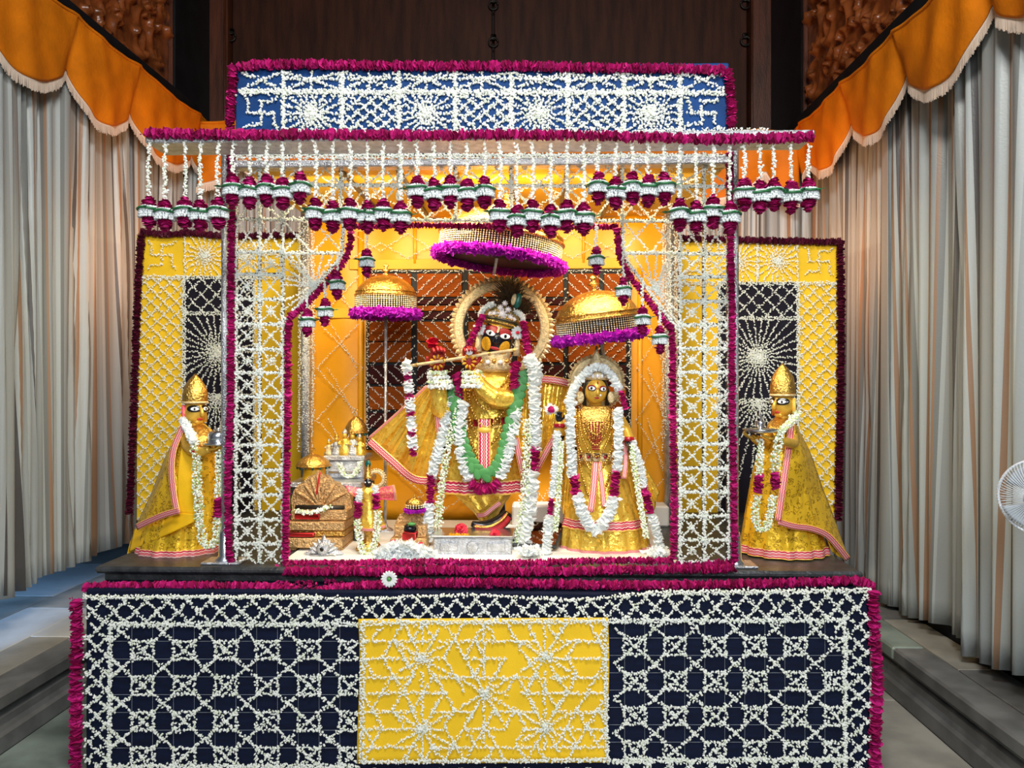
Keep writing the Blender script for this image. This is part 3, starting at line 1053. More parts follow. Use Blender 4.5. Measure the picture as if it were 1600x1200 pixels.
# the triangular net between the stars
for j in range(8):
    y0, y1 = 972 + 27.2 * j, 972 + 27.2 * (j + 1)
    for i in range(13):
        x = 566 + 32 * i + (16 if j % 2 else 0)
        for sx in (-1, 1):
            if RNG.random() < 0.60 and all(math.hypot(x - c_[0], (y0 + y1) / 2 - c_[1]) > 26 for c_ in P5):
                add_clip(S, YS, (x, y0), (x + sx * 16, y1), R0)
jm = buds(S, 0.0054, 0.0140, 0.0040, thick=0.40)
for (cx, cy) in P5[:5]:
    buds([seg(YS - 0.004, (cx - 8, cy), (cx + 8, cy)), seg(YS - 0.004, (cx, cy - 7), (cx, cy + 7))], 0.002, 0.014, 0.009, mb=jm)
jm.build('jasmine_stars', M['jasmine'], yel, kind='stuff', smooth=False)

def garland(label, pts, Y, r, mat='rose', group='rose garlands', unit=0.05, spacing=0.0075, name='rose_garland', smooth_k=6, wob=0.5, fluff=True):
    """thick rope of rose blossoms along a line of the photo at its own depth"""
    P = px_path(pts, Y)
    P = smoothpath(P, smooth_k) if smooth_k else np.array(P)
    P, _ = resample(P, 0.03)
    P = P + RNG.normal(0, 0.0015 * wob, P.shape)
    m = discs(P, r, spacing, 9, unit=unit)
    if fluff:
        petals(P, r * 1.05, 0.010, r * 0.62, 2, mb=m)
    o = m.build(name, M[mat], smooth=False)
    tag(o, label, 'garland', group)
    return rebase(o, tuple(P[int(np.argmin(P[:, 2]))]))

garland('rose garland hanging down the left edge of the navy altar front', [(119, 938), (120, 1000), (118, 1060), (119, 1120), (118, 1180), (117, 1250)], YB - 0.005, 0.030)
garland('rose garland hanging down the right edge of the navy altar front', [(1365, 925), (1366, 985), (1371, 1050), (1369, 1110), (1367, 1180), (1368, 1250)], YB - 0.005, 0.029)
garland('rose garland along the top edge of the altar base, lowest of the rows', [(135, 917), (260, 915), (420, 917), (480, 925), (580, 914), (760, 910), (960, 914), (1120, 913), (1250, 910), (1340, 907), (1364, 918)], 3.65, 0.024)

# ------------------------------------------------------------------ stone slab that carries statues and shrine
ZS = 0.985
slab = thing('pedestal_slab', 'dark moulded slab under the shrine and the two side statues', 'pedestal', (-0.28, 4.6, ZB))
sx0, sx1 = XW(150, 3.74), XW(1347, 3.74)
MB().bevbox(sx0 + 0.03, sx1 - 0.03, 3.76, 5.75, ZB, ZS - 0.03, 0.006).build('plinth', M['darkmetal'], slab, smooth=False)
MB().bevbox(sx0, sx1, 3.72, 5.78, ZS - 0.035, ZS, 0.012).build('top_board', M['darkmetal'], slab, smooth=False)

# ------------------------------------------------------------------ shrine: posts, lattice, roof shelf, back wall
YFR = 3.82                                   # plane of the flower lattice
shrine = thing('shrine_pavilion', 'silver framed shrine pavilion covered in white flower lattice', 'shrine', (-0.28, 4.4, ZS))
def fbar(x0, y0, x1, y1, w=0.013, d=0.02, Y=YFR + 0.006, mat='darkmetal', name='lattice_bar', parent=None):
    a, b = W(x0, y0, Y), W(x1, y1, Y)
    dv = b - a
    L = np.linalg.norm(dv)
    t = dv / L
    n = np.array((-t[2], 0, t[0])) * w / 2
    m = MB()
    V = []
    for yy in (0, d):
        for p in (a - n, a + n, b + n, b - n):
            V.append(p + np.array((0, yy, 0)))
    m.add(V, [(0, 1, 2, 3), (7, 6, 5, 4), (0, 4, 5, 1), (1, 5, 6, 2), (2, 6, 7, 3), (3, 7, 4, 0)])
    return m.build(name, M[mat], parent or shrine, smooth=False)

LCX = (368, 405, 441)
RCX = (1062, 1100, 1138)
rowsL = [393, 428, 467, 506, 545, 582, 619, 657, 695, 734, 773, 811, 849, 886]
rowsR = [396, 432, 470, 507, 544, 581, 618, 656, 693, 731, 768, 806, 843, 878]
toprows = [240, 288, 342]
topcols = [368, 441, 532, 622, 711, 798, 886, 972, 1062, 1138]
J = []
JD = []
def jl(*pts, dbl=True):
    (J if dbl else JD).append(seg(YFR - 0.010, *pts))
    if dbl:
        J.append(seg(YFR - 0.012, *[(p[0] + 1.5, p[1] + 1.5) for p in pts]))

# heavy posts (embossed silver)
for px in (352, 1148):
    a, b = W(px, 905, YFR + 0.02), W(px, 225, YFR + 0.02)
    base = MB().tube([a * [1, 1, 0] + [0, 0, ZS], b], 0.020, 12).build('front_post', M['silver'], shrine)
    p = MB().lathe([(0.05, 0), (0.05, 0.02), (0.034, 0.035), (0.030, 0.15), (0.024, 0.17)], (a[0], YFR + 0.02, ZS), 20).build('post_foot', M['steel'], shrine)
    MB().bevbox(a[0] - 0.10, a[0] + 0.10, YFR - 0.05, YFR + 0.09, ZS, ZS + 0.012, 0.004).build('base_plate', M['silver'], shrine, smooth=False)
for px in (478, 1046):
    a = W(px, 600, 5.0)
    MB().tube([(a[0], 5.0, ZS), (a[0], 5.0, 3.05)], 0.034, 14).build('rear_post', M['silver'], shrine)
    st = []
    for k in range(9):
        th_ = math.pi * (0.05 + 1.9 * k / 9.0) + math.pi
        xx, yy = a[0] + 0.048 * math.cos(th_), 5.0 + 0.048 * math.sin(th_)
        st.append([(xx, yy, 1.45 + 0.1 * (k % 3)), (xx + 0.004, yy, 2.2), (xx, yy, 3.0)])
    buds(st, 0.0085, 0.014, 0.004).build('flower_strings', M['jasmine'], shrine, kind='stuff', smooth=False)
for x in LCX:
    fbar(x, 238, x, 888)
    jl((x, 238), (x, 888))
for x in RCX:
    fbar(x, 238, x, 880)
    jl((x, 238), (x, 880))
for y in rowsL:
    fbar(366, y, 442, y)
    jl((366, y), (442, y))
for y in rowsR:
    fbar(1060, y, 1140, y)
    jl((1060, y), (1140, y))
def cross(x0, x1, y0, y1, extra=False):
    jl((x0, y0), (x1, y1), dbl=False)
    jl((x0, y1), (x1, y0), dbl=False)
    if extra:
        mx, my = (x0 + x1) / 2, (y0 + y1) / 2
        jl((mx - 7, my), (mx + 7, my), dbl=False)
        jl((mx, my - 7), (mx, my + 7), dbl=False)
for cols, rows in ((LCX, rowsL), (RCX, rowsR)):
    for a, b in zip(cols[:-1], cols[1:]):
        for c, d in zip(rows[:-1], rows[1:]):
            cross(a, b, c, d, RNG.random() < 0.5)
        cross(a, b, 342, rows[0])
for x in topcols[1:-1]:
    fbar(x, 238, x, 346)
    jl((x, 238), (x, 342))
for y in toprows:
    fbar(366, y, 1140, y + 3)
    jl((366, y), (1140, y + 3))
jl((366, 246), (1140, 247), dbl=False)
for a, b in zip(topcols[:-1], topcols[1:]):
    for c, d in zip(toprows[:-1], toprows[1:]):
        m_ = (a + b) / 2
        if b - a > 78:
            cross(a, m_, c, d)
            cross(m_, b, c, d)
        else:
            cross(a, b, c, d)
# corner brackets of the arch with a sunburst in each
for (pts, hub, ends) in (
        ([(536, 345), (534, 398), (446, 503)], (492, 447), [(444, 398), (444, 420), (444, 445), (444, 470), (446, 498), (462, 398), (484, 398), (505, 396), (522, 396), (444, 434), (450, 396), (444, 484)]),
        ([(972, 345), (974, 400), (1056, 512)], (1022, 452), [(1060, 398), (1060, 420), (1060, 445), (1060, 470), (1058, 504), (1044, 398), (1026, 398), (1008, 398), (990, 398), (1060, 434), (1052, 397), (1060, 488)])):
    for a, b in zip(pts[:-1], pts[1:]):
        fbar(*a, *b)
    jl(*pts)
    for e in ends:
        jl(hub, e, dbl=False)
    fbar(pts[0][0], 395, 442 if hub[0] < 800 else 1060, 395)
    jl((pts[0][0], 395), (442 if hub[0] < 800 else 1060, 395))
    xa, xb = sorted((pts[0][0], 441 if hub[0] < 800 else 1061))
    cross(xa, (xa + xb) / 2, 344, 395)
    cross((xa + xb) / 2, xb, 344, 395)
    jl((hub[0] - 10, hub[1] - 3), (hub[0] + 10, hub[1] + 3))
    jl((hub[0] - 6, hub[1] - 8), (hub[0] + 6, hub[1] + 8))
jm = buds(J, 0.0050, 0.0150, 0.0042, thick=0.42)
buds(JD, 0.0052, 0.0135, 0.0028, mb=jm, thick=0.42)
jm.build('jasmine_lattice', M['jasmine'], shrine, kind='stuff', smooth=False)

# projecting shelf (eave) and the roof cloth behind it
ZE = ZW(214, 3.50)
ex0, ex1 = XW(226, 3.5), XW(1274, 3.5)
MB().bevbox(ex0, ex1, 3.50, 3.70, ZE - 0.012, ZE + 0.022, 0.006).build('eave_shelf', M['silver'], shrine, smooth=False)
MB().bevbox(XW(366, 3.8), XW(1142, 3.8), 3.78, 3.86, ZE - 0.05, ZE - 0.014, 0.006).build('eave_beam', M['silver'], shrine, smooth=False)
rx0, rx1 = XW(470, 5.05), XW(1062, 5.05)
MB().box(XW(378, 3.9), XW(1136, 3.9), 3.87, 5.08, ZE - 0.02, ZE).build('canopy_cloth', M['ochre'], shrine, smooth=False)
for px in (532, 622, 711, 798, 886, 972):
    xx = XW(px, 3.9)
    MB().bevbox(xx - 0.010, xx + 0.010, 3.88, 5.05, ZE - 0.045, ZE - 0.021, 0.003).build('canopy_rib', M['darkmetal'], shrine, smooth=False)
cs = []
for i in range(9):
    xa, xb = XW(378 + 84 * i, 3.9), XW(378 + 84 * (i + 1), 3.9)
    cs += [[(xa, 3.92, ZE - 0.03), (xb, 4.45, ZE - 0.03)], [(xb, 3.92, ZE - 0.03), (xa, 4.45, ZE - 0.03)], [(xa, 4.45, ZE - 0.03), (xb, 5.0, ZE - 0.03)], [(xb, 4.45, ZE - 0.03), (xa, 5.0, ZE - 0.03)]]
buds(cs, 0.012, 0.014, 0.004).build('canopy_flowers', M['jasmine'], shrine, kind='stuff', smooth=False)
tp = [[(x, 3.52 + 0.015 * k, ZE + 0.03), (x + 0.3, 3.52 + 0.015 * k, ZE + 0.03)] for k in range(3) for x in np.arange(ex0 + 0.05, ex1 - 0.32, 0.32)]
buds(tp, 0.007, 0.014, 0.006).build('shelf_flowers', M['jasmine'], shrine, kind='stuff', smooth=False)

# back wall of the shrine: saffron satin around a wooden grille
YBK = 5.08
zt = ZE - 0.02
G = np.array([[(x, YBK + 0.012 * math.sin(x * 16) * (1 if z > 1.3 else 0.5), z) for z in np.linspace(ZS, zt, 24)] for x in np.linspace(rx0, rx1, 120)])
MB().grid(G).build('back_cloth', M['saffron'], shrine, solid=0.006)
# folded strips of the satin that read as darker pleats
for (px, wpx, y0, y1) in ((563, 9, 362, 900), (648, 5, 356, 412), (728, 5, 356, 412), (912, 5, 356, 412), (1000, 8, 420, 830)):
    xa = XW(px, YBK - 0.03)
    MB().tube([(xa, YBK - 0.02, max(ZS, ZW(min(y1, 824), YBK))), (xa, YBK - 0.02, ZW(y0, YBK))], wpx * 0.0043 * 0.5, 10).build('satin_pleat', M['saffron'], shrine)
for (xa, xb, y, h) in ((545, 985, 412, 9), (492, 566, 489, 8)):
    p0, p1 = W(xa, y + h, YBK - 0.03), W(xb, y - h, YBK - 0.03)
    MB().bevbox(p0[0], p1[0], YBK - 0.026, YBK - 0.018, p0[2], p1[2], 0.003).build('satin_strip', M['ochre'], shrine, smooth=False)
# grille: black boards, orange and maroon planks
YG = YBK - 0.05
gp = thing('wooden_grille', 'orange and black wooden grille strung with white flowers behind the tall statue', 'grille', W(778, 700, YG))
a, b = W(572, 422, YG), W(986, 704, YG)
MB().box(a[0], b[0], YG, YG + 0.03, b[2], a[2]).build('backing_board', M['blackwood'], gp, smooth=False)
cols = [(577, 643), (652, 722), (732, 800), (808, 880), (888, 936), (944, 978)]
rws = [(428, 464, 'orangewood'), (467, 476, 'maroonwood'), (478, 486, 'orangewood'), (488, 499, 'maroonwood'), (503, 533, 'orangewood'), (535, 566, 'orangewood'), (571, 600, 'maroonwood'), (604, 640, 'orangewood'), (645, 668, 'maroonwood'), (672, 698, 'blackwood')]
for (x0, x1) in cols:
    for (y0, y1, mm) in rws:
        if mm == 'blackwood':
            continue
        p0, p1 = W(x0, y0, YG), W(x1, y1, YG)
        MB().bevbox(p0[0], p1[0], YG - 0.014, YG + 0.002, p1[2], p0[2], 0.003).build('plank', M[mm], gp, smooth=False)
S = []
YJ = YG - 0.024
S.append(seg(YJ, (572, 423), (986, 423)))
S.append(seg(YJ, (574, 423), (574, 700)))
S.append(seg(YJ, (984, 423), (984, 700)))
# diamonds: each quarter slants towards the middle, stacked as chevrons
mids = [648, 804, 884, 984]
for (xa, xb, d) in ((576, 648, 1), (652, 724, -1), (728, 804, 1), (806, 884, -1), (886, 982, 1)):
    for (ya, yb, e) in ((426, 502, 1), (503, 570, -1), (572, 640, 1), (641, 700, -1)):
        for off in range(-90, 100, 17):
            s_ = d * e
            x_a, x_b = xa, xb
            y_a = (ya + off) if s_ > 0 else (yb - off)
            y_b = y_a + s_ * (xb - xa) * 0.95
            add_clip(S, YJ, (x_a, y_a), (x_b, y_b), (xa, xb, ya, yb))
buds(S, 0.0085, 0.0135, 0.0035).build('flower_strings', M['jasmine'], gp, kind='stuff', smooth=False)
# crossing flower strings on the satin to both sides and above
S = []
YJ = YBK - 0.035
for (x0, x1, ys) in ((495, 566, [(426, 500), (500, 575), (575, 655), (655, 740)]), (995, 1046, [(426, 500), (500, 575), (575, 655), (655, 740)])):
    for (ya, yb) in ys:
        add_clip(S, YJ, (x0, ya), (x1, yb), (x0, x1, ya, yb))
        add_clip(S, YJ, (x1, ya), (x0, yb), (x0, x1, ya, yb))
        add_clip(S, YJ, (x0 + 18, ya), (x1 - 8, yb), (x0, x1, ya, yb))
for i in range(5):
    xa = 552 + 86 * i
    S.append(seg(YJ, (xa, 402), (xa + 43, 380), (xa + 86, 404)))
    S.append(seg(YJ, (xa, 366), (xa + 43, 392), (xa + 86, 364)))
for (a_, b_) in (((640, 780), (720, 760)), ((650, 740), (690, 800)), ((690, 800), (740, 765)), ((830, 760), (870, 800)), ((870, 745), (835, 800)), ((600, 720), (660, 770)), ((990, 740), (1040, 800)), ((1040, 745), (990, 800))):
    S.append(seg(YJ, a_, b_))
buds(S, 0.010, 0.0125, 0.003).build('back_flowers', M['jasmine'], shrine, kind='stuff', smooth=False)
MB().bevbox(XW(800, 4.86), XW(1046, 4.86), 4.86, 5.04, ZS, ZW(790, 4.86), 0.01).build('white_dais', M['whitecloth'], shrine, smooth=False)  # white box added in place of the blown-out glare behind the shorter statue
MB().box(XW(452, 3.95), XW(1056, 3.95), 3.88, 5.03, ZS, ZS + 0.006).build('floor_sheet', M['whitecloth'], shrine, smooth=False)

# ------------------------------------------------------------------ blue flower panel on top of the eave
YU = 3.74
top = thing('flower_backdrop', 'royal blue panel of white flower stars standing on the shrine roof', 'panel', W(752, 206, YU))
a, b = W(368, 107, YU), W(1139, 208, YU)
MB().bevbox(a[0], b[0], YU, YU + 0.03, b[2], a[2], 0.005).build('cloth_board', M['blue'], top, smooth=False)
YUF = YU - 0.008
S = []
vx = [441, 532, 621, 710, 797, 886, 973, 1061]
for x in vx:
    for d in (0, 2, 3):
        S.append(seg(YUF, (x + d, 113), (x + d, 206)))
for y in (141, 143, 145, 207):
    S.append(seg(YUF, (373, y), (1134, y + 2)))
cells = [375] + vx + [1134]
for i, (x0, x1) in enumerate(zip(cells[:-1], cells[1:])):
    xm = (x0 + x1) / 2
    S.append(seg(YUF, (x0 + 3, 114), (xm, 124), (x1 - 1, 141)))
    S.append(seg(YUF, (x1 - 1, 114), (xm, 124), (x0 + 3, 141)))
    if 0 < i < 8:
        S.append(seg(YUF, (x0 + 3, 123), (x1, 123)))
        S.append(seg(YUF, (xm, 112), (xm, 141)))
    if i in (0, 8):
        # auspicious cross with bent arms
        c = (xm, 176)
        S.append(seg(YUF, (c[0] - 20, c[1]), (c[0] + 20, c[1])))
        S.append(seg(YUF, (c[0], c[1] - 18), (c[0], c[1] + 18)))
        S.append(seg(YUF, (c[0], c[1] - 18), (c[0] + 20, c[1] - 18), (c[0] + 26, c[1] - 24)))
        S.append(seg(YUF, (c[0] + 20, c[1]), (c[0] + 20, c[1] + 18), (c[0] + 27, c[1] + 26)))
        S.append(seg(YUF, (c[0], c[1] + 18), (c[0] - 20, c[1] + 18), (c[0] - 27, c[1] + 24)))
        S.append(seg(YUF, (c[0] - 20, c[1]), (c[0] - 20, c[1] - 18), (c[0] - 27, c[1] - 26)))
    elif i % 2 == 1:
        for k in range(20):
            an = 2 * math.pi * k / 20
            add_clip(S, YUF, (xm, 177), (xm + 70 * math.cos(an), 177 + 70 * math.sin(an)), (x0 + 4, x1 - 2, 147, 206))
        for k in range(3):
            S.append(seg(YUF - 0.006, (xm - 7, 174 + 3 * k), (xm + 7, 174 + 3 * k)))
    else:
        for off in range(-100, 120, 22):
            add_clip(S, YUF, (x0 + off, 145), (x0 + off + 75, 207), (x0 + 3, x1 - 1, 146, 207))
            add_clip(S, YUF, (x0 + off + 75, 145), (x0 + off, 207), (x0 + 3, x1 - 1, 146, 207))
buds(S, 0.0054, 0.0165, 0.0046, thick=0.42).build('jasmine_pattern', M['jasmine'], top, kind='stuff', smooth=False)
garland('rose garland along the top edge of the blue panel', [(372, 104), (440, 100), (560, 102), (680, 103), (800, 103), (940, 106), (1060, 107), (1130, 110)], YU - 0.02, 0.026, unit=0.07)
garland('rose garland down the left edge of the blue panel', [(364, 106), (362, 140), (360, 170), (359, 200)], YU - 0.02, 0.026)
garland('rose garland down the right edge of the blue panel', [(1136, 110), (1141, 130), (1143, 170), (1143, 202)], YU - 0.02, 0.026)
garland('long rose garland along the front of the eave shelf', [(228, 208), (330, 210), (480, 210), (640, 211), (800, 210), (940, 212), (1060, 216), (1160, 217), (1270, 213)], 3.485, 0.026, unit=0.06)

# garlands round the shrine front
garland('rose garland down the outer left edge of the lattice front', [(361, 238), (362, 330), (361, 420), (361, 520), (360, 620), (357, 720), (356, 800), (358, 862), (366, 886)], YFR - 0.03, 0.021)
garland('short rose garland under the left lattice column', [(366, 889), (400, 892), (438, 892)], YFR - 0.03, 0.025)
garland('rose garland down the inner left edge of the lattice, beside the gold throne', [(455, 493), (450, 520), (450, 600), (449, 700), (447, 800), (446, 886)], YFR - 0.03, 0.021)
garland('rose garland on the slanted left corner of the arch', [(549, 362), (546, 388), (536, 410), (505, 447), (475, 478), (456, 493)], YFR - 0.03, 0.020, 'rose')
garland('dark rose garland across the top of the arch', [(548, 354), (640, 352), (760, 353), (870, 355), (964, 354)], YFR + 0.03, 0.018, 'rose')
garland('rose garland on the slanted right corner of the arch', [(964, 358), (968, 400), (980, 425), (1010, 465), (1035, 498), (1046, 512)], YFR - 0.03, 0.020)
garland('rose garland down the inner right edge of the lattice, beside the shorter statue', [(1047, 508), (1051, 540), (1051, 640), (1053, 740), (1053, 820), (1052, 872)], YFR - 0.03, 0.021)
garland('rose garland down the outer right edge of the lattice front', [(1140, 240), (1141, 330), (1142, 400), (1144, 480), (1144, 560), (1144, 640), (1146, 730), (1147, 800), (1148, 876)], YFR - 0.03, 0.020)
garland('short rose garland under the right lattice column', [(1052, 886), (1100, 884), (1146, 880)], YFR - 0.03, 0.025)
garland('rose garland along the inner sill of the shrine, uppermost of the rows', [(450, 880), (560, 880), (680, 878), (800, 880), (930, 876), (1050, 876)], 3.80, 0.020)
garland('thick rose garland along the outer sill, middle of the rows', [(446, 892), (560, 893), (700, 891), (840, 893), (1000, 890), (1146, 888)], 3.70, 0.024)

# scattered loose petals in front of the sill
n = 420
P = np.stack([RNG.uniform(XW(430, 3.7), XW(1000, 3.7), n), RNG.uniform(3.63, 3.76, n), np.full(n, ZB)], 1)
P[:, 2] = np.where(P[:, 1] > 3.715, ZS + 0.004, ZB + 0.012) + RNG.uniform(0, 0.012, n)
m = MB()
for p in P:
    petals([p, p + np.array((0.004, 0, 0))], 0.006, 0.01, 0.022, 1, mb=m)
o = m.build('fallen_petals', M['rose'], smooth=False)
tag(o, 'loose magenta rose petals scattered along the altar edge', 'petals', kind='stuff')
# daisy on the sill
d = thing('white_daisy', 'white daisy with green centre lying on the rose garlands', 'flower', W(608, 906, 3.62))
c = W(608, 905, 3.625)
m = MB()
for k in range(16):
    an = 2 * math.pi * k / 16
    m.ball(c + np.array((0.026 * math.cos(an), 0, 0.026 * math.sin(an))), (0.016, 0.003, 0.007), Matrix.Rotation(-an, 3, 'Y'), 8, 6)
m.build('petals', M['petal'], d)
MB().ball(c + np.array((0, -0.006, 0)), (0.010, 0.006, 0.010)).build('flower_centre', M['leaf'], d)

# ------------------------------------------------------------------ hanging tassels
def tassel(name, L, seed):
    """string of buds, rose cap, white ruff tied with a leaf, rose bud; origin at the top of the string"""
    root = thing(name, 'tassel', 'tassel', (0, 0, 0), group='rose and jasmine tassels')
    sway = 0.004 * (seed % 3 - 1)
    st = [[(0, 0, 0), (sway, 0.002, -L * 0.5), (0, 0, -L)], [(0.004, 0.003, 0), (sway - 0.004, 0, -L * 0.5), (0, 0, -L)]]
    buds(st, 0.0055, 0.0150, 0.0045, thick=0.42).build('flower_string', M['jasmine'], root, local=True, kind='stuff', smooth=False)
    z = -L
    m = MB().lathe([(0.006, 0.004), (0.014, 0.0), (0.020, -0.018), (0.022, -0.046)], (0, 0, z), 14)
    discs([(0, 0, z + 0.002), (0, 0, z - 0.046)], [0.016, 0.029, 0.034, 0.036], 0.005, 11, mb=m, ruff=0.14)
    m.build('rose_cap', M['rose'], root, local=True, smooth=False)
    z -= 0.042
    m = MB().lathe([(0.026, -0.048), (0.030, -0.038), (0.030, -0.008), (0.028, 0.002)], (0, 0, z), 12)
    for zz, rr_, nn_ in ((-0.006, 0.034, 26), (-0.016, 0.036, 28), (-0.026, 0.037, 30), (-0.036, 0.038, 30), (-0.046, 0.038, 30)):
        for k in range(nn_):
            a = 2 * math.pi * (k + 0.5 * (nn_ % 4)) / nn_ + RNG.normal(0, 0.05)
            e = np.array((math.cos(a), math.sin(a), 0))
            m.ball(np.array((0, 0, z + zz)) + e * rr_, (0.014, 0.0048, 0.0075), np.array(Matrix.Rotation(a, 3, 'Z') @ Matrix.Rotation(0.5 + RNG.normal(0, 0.2), 3, 'Y')), 6, 4)
    m.build('white_ruff', M['petal'], root, local=True)
    m = MB()
    m.tube([(0.050 * math.cos(t), 0.050 * math.sin(t), z - 0.014 + 0.003 * math.sin(3 * t + seed)) for t in np.linspace(0, 2 * math.pi, 19)], 0.006, 5)
    for an in (0.2, 2.9, -1.1):
        e, q = np.array((math.cos(an), math.sin(an), 0)), np.array((-math.sin(an), math.cos(an), 0))
        c = np.array((0, 0, z - 0.014))
        m.add([c + e * 0.046, c + e * 0.066 + q * 0.008 + (0, 0, 0.006), c + e * 0.088 + (0, 0, 0.012 * (seed % 2)), c + e * 0.062 - q * 0.008 - (0, 0, 0.003)], [(0, 1, 2, 3)])
    m.build('leaf_tie', M['tie'], root, local=True)
    z -= 0.048
    m = MB().lathe([(0.004, -0.052), (0.016, -0.044), (0.020, -0.024), (0.015, 0.012)], (0, 0, z), 14)
    discs([(0, 0, z + 0.010), (0, 0, z - 0.056)], [0.024, 0.033, 0.034, 0.029, 0.012], 0.005, 11, mb=m, ruff=0.14)
    m.build('rose_bud', M['rose'], root, local=True, smooth=False)
    return root

clusters = [
    ([233, 258, 289, 313, 341], 311, 'in the low cluster at the eave\'s left end'),
    ([364, 390, 417, 442, 469], 275, 'in the high cluster over the left lattice column'),
    ([493, 520, 547, 574, 599, 626], 313, 'in the low cluster over the left arch corner'),
    ([652, 678, 704, 730, 757], 279, 'in the high cluster over the middle of the arch'),
    ([781, 808, 832, 860, 886, 912], 317, 'in the low cluster over the top parasol'),
    ([935, 962, 988, 1013, 1038], 273, 'in the high cluster over the right arch corner'),
    ([1062, 1088, 1114, 1140], 311, 'in the low cluster over the right lattice column'),
    ([1163, 1187, 1209, 1236, 1263], 281, 'in the high cluster at the eave\'s right end')]
YT = 3.50
protos = {}
def place_tassel(px, ytop, ycap, Y, label, i):
    p = W(px, ytop, Y)
    L = round((ycap - ytop) * Y / F / 0.012) * 0.012
    key = (L, i % 2)
    rot = (0, 0, random.uniform(-3, 3))
    if key not in protos:
        t = tassel('flower_tassel', L, i)
        protos[key] = t
        t.location = p
        t.rotation_euler = rot
        t['label'] = label
        return t
    return copy_tree(protos[key], p, rot, label)
for (xs_, yc, where) in clusters:
    for i, x in enumerate(xs_):
        place_tassel(x, 221 + (x - 230) * 0.006, yc + (3 if i % 2 else -2), YT, 'rose tassel, %s from left %s' % (ORD[i], where), i)
arch = [(573, 352, 392, 'rose tassel hanging above the left gold parasol'), (527, 398, 428, 'rose tassel at the left arch corner, uppermost of three'),
        (508, 440, 470, 'rose tassel at the left arch corner, middle of three'), (480, 463, 487, 'rose tassel at the left arch corner, lowest of three'),
        (932, 352, 388, 'rose tassel hanging above the right gold parasol'), (974, 372, 438, 'rose tassel at the right arch corner, uppermost of three'),
        (1004, 438, 484, 'rose tassel at the right arch corner, middle of three'), (1031, 472, 514, 'rose tassel at the right arch corner, lowest of three')]
for i, (x, y0, y1, lb) in enumerate(arch):
    t = place_tassel(x, y0, y1, YFR - 0.06, lb, i)
    t.scale = (0.82, 0.82, 0.92)

# ------------------------------------------------------------------ tall yellow side panels behind the attendants
YP = 5.42
def side_panel(label, x0, x1, ytop, ybot, xc, yc, flip, sws, suns, bx):
    root = thing('flower_backdrop', label, 'panel', W((x0 + x1) / 2, ybot, YP), group='tall yellow flower panels')
    a, b = W(x0, ytop, YP), W(x1, ybot, YP)
    MB().bevbox(a[0], b[0], YP, YP + 0.03, b[2], a[2], 0.005).build('cloth_board', M['yellow'], root, smooth=False)
    ya = ytop + 66
    p0, p1 = W(bx[0], ya, YP), W(bx[1], ybot - 8, YP)
    MB().bevbox(p0[0], p1[0], YP - 0.006, YP + 0.002, p1[2], p0[2], 0.002).build('black_inset', M['blackcloth'], root, smooth=False)
    S = []
    Yq = YP - 0.014
    for d in (0, 3):
        S.append(seg(Yq, (x0, ya + d), (x1, ya + d)))
        for xx in bx:
            S.append(seg(Yq, (xx + d, ya), (xx + d, ybot - 10)))
        S.append(seg(Yq, (bx[0], yc - 62 + d), (bx[1], yc - 62 + d)))
        S.append(seg(Yq, (bx[0], yc + 66 + d), (bx[1], yc + 66 + d)))
    for c in sws:
        q = 20
        for pts in ([(-q, 0), (q, 0)], [(0, -q), (0, q)], [(0, -q), (q, -q), (q + 7, -q - 6)], [(q, 0), (q, q), (q + 7, q + 7)], [(0, q), (-q, q), (-q - 7, q + 7)], [(-q, 0), (-q, -q), (-q - 7, -q - 7)]):
            S.append(seg(Yq, *[(c[0] + u * 0.8, c[1] + v * 0.8) for (u, v) in pts]))
    for (cx, cy, hx, hy) in suns:
        for k in range(20):
            an = 2 * math.pi * k / 20
            add_clip(S, Yq, (cx, cy), (cx + 80 * math.cos(an), cy + 80 * math.sin(an)), (cx - hx, cx + hx, cy - hy, cy + hy))
        for xx in (cx - hx, cx + hx):
            S.append(seg(Yq, (xx, cy - hy), (xx, cy + hy)))
    # small diagonal lattice on the black square and on the yellow strips
    def lattice(xa, xb, y0, y1, pitch):
        for off in np.arange(-(y1 - y0) - 40, xb - xa + 40, pitch):
            add_clip(S, Yq, (xa + off, y0), (xa + off + (y1 - y0), y1), (xa, xb, y0, y1))
            add_clip(S, Yq, (xa + off + (y1 - y0), y0), (xa + off, y1), (xa, xb, y0, y1))
    lattice(bx[0], bx[1], ya, yc - 62, 24)
    if flip > 0:
        lattice(x0 + 2, bx[0], ya, ybot - 4, 20)
    else:
        lattice(bx[1], x1 - 2, ya, ybot - 4, 20)
    for k in range(30):
        an = 2 * math.pi * k / 30
        add_clip(S, Yq, (xc, yc), (xc + 120 * math.cos(an), yc + 120 * math.sin(an)), (bx[0], bx[1], yc - 60, yc + 64))
        if math.sin(an) > 0.2:
            add_clip(S, Yq, (xc, yc + 66), (xc + 120 * math.cos(an), yc + 66 + 160 * math.sin(an)), (bx[0], bx[1], yc + 68, ybot - 10))
    jm = buds(S, 0.0080, 0.0160, 0.0040, thick=0.40)
    for k in range(5):
        buds([seg(Yq - 0.006, (xc - 12, yc - 8 + 4 * k), (xc + 12, yc - 8 + 4 * k))], 0.005, 0.015, 0.008, mb=jm)
    jm.build('jasmine_pattern', M['jasmine'], root, kind='stuff', smooth=False)
    return root
side_panel('tall yellow and black flower panel behind the left attendant', 213, 476, 366, 815, 340, 550, 1, [(253, 398), (438, 398)], [(320, 400, 31, 30), (384, 400, 31, 30)], (286, 396))
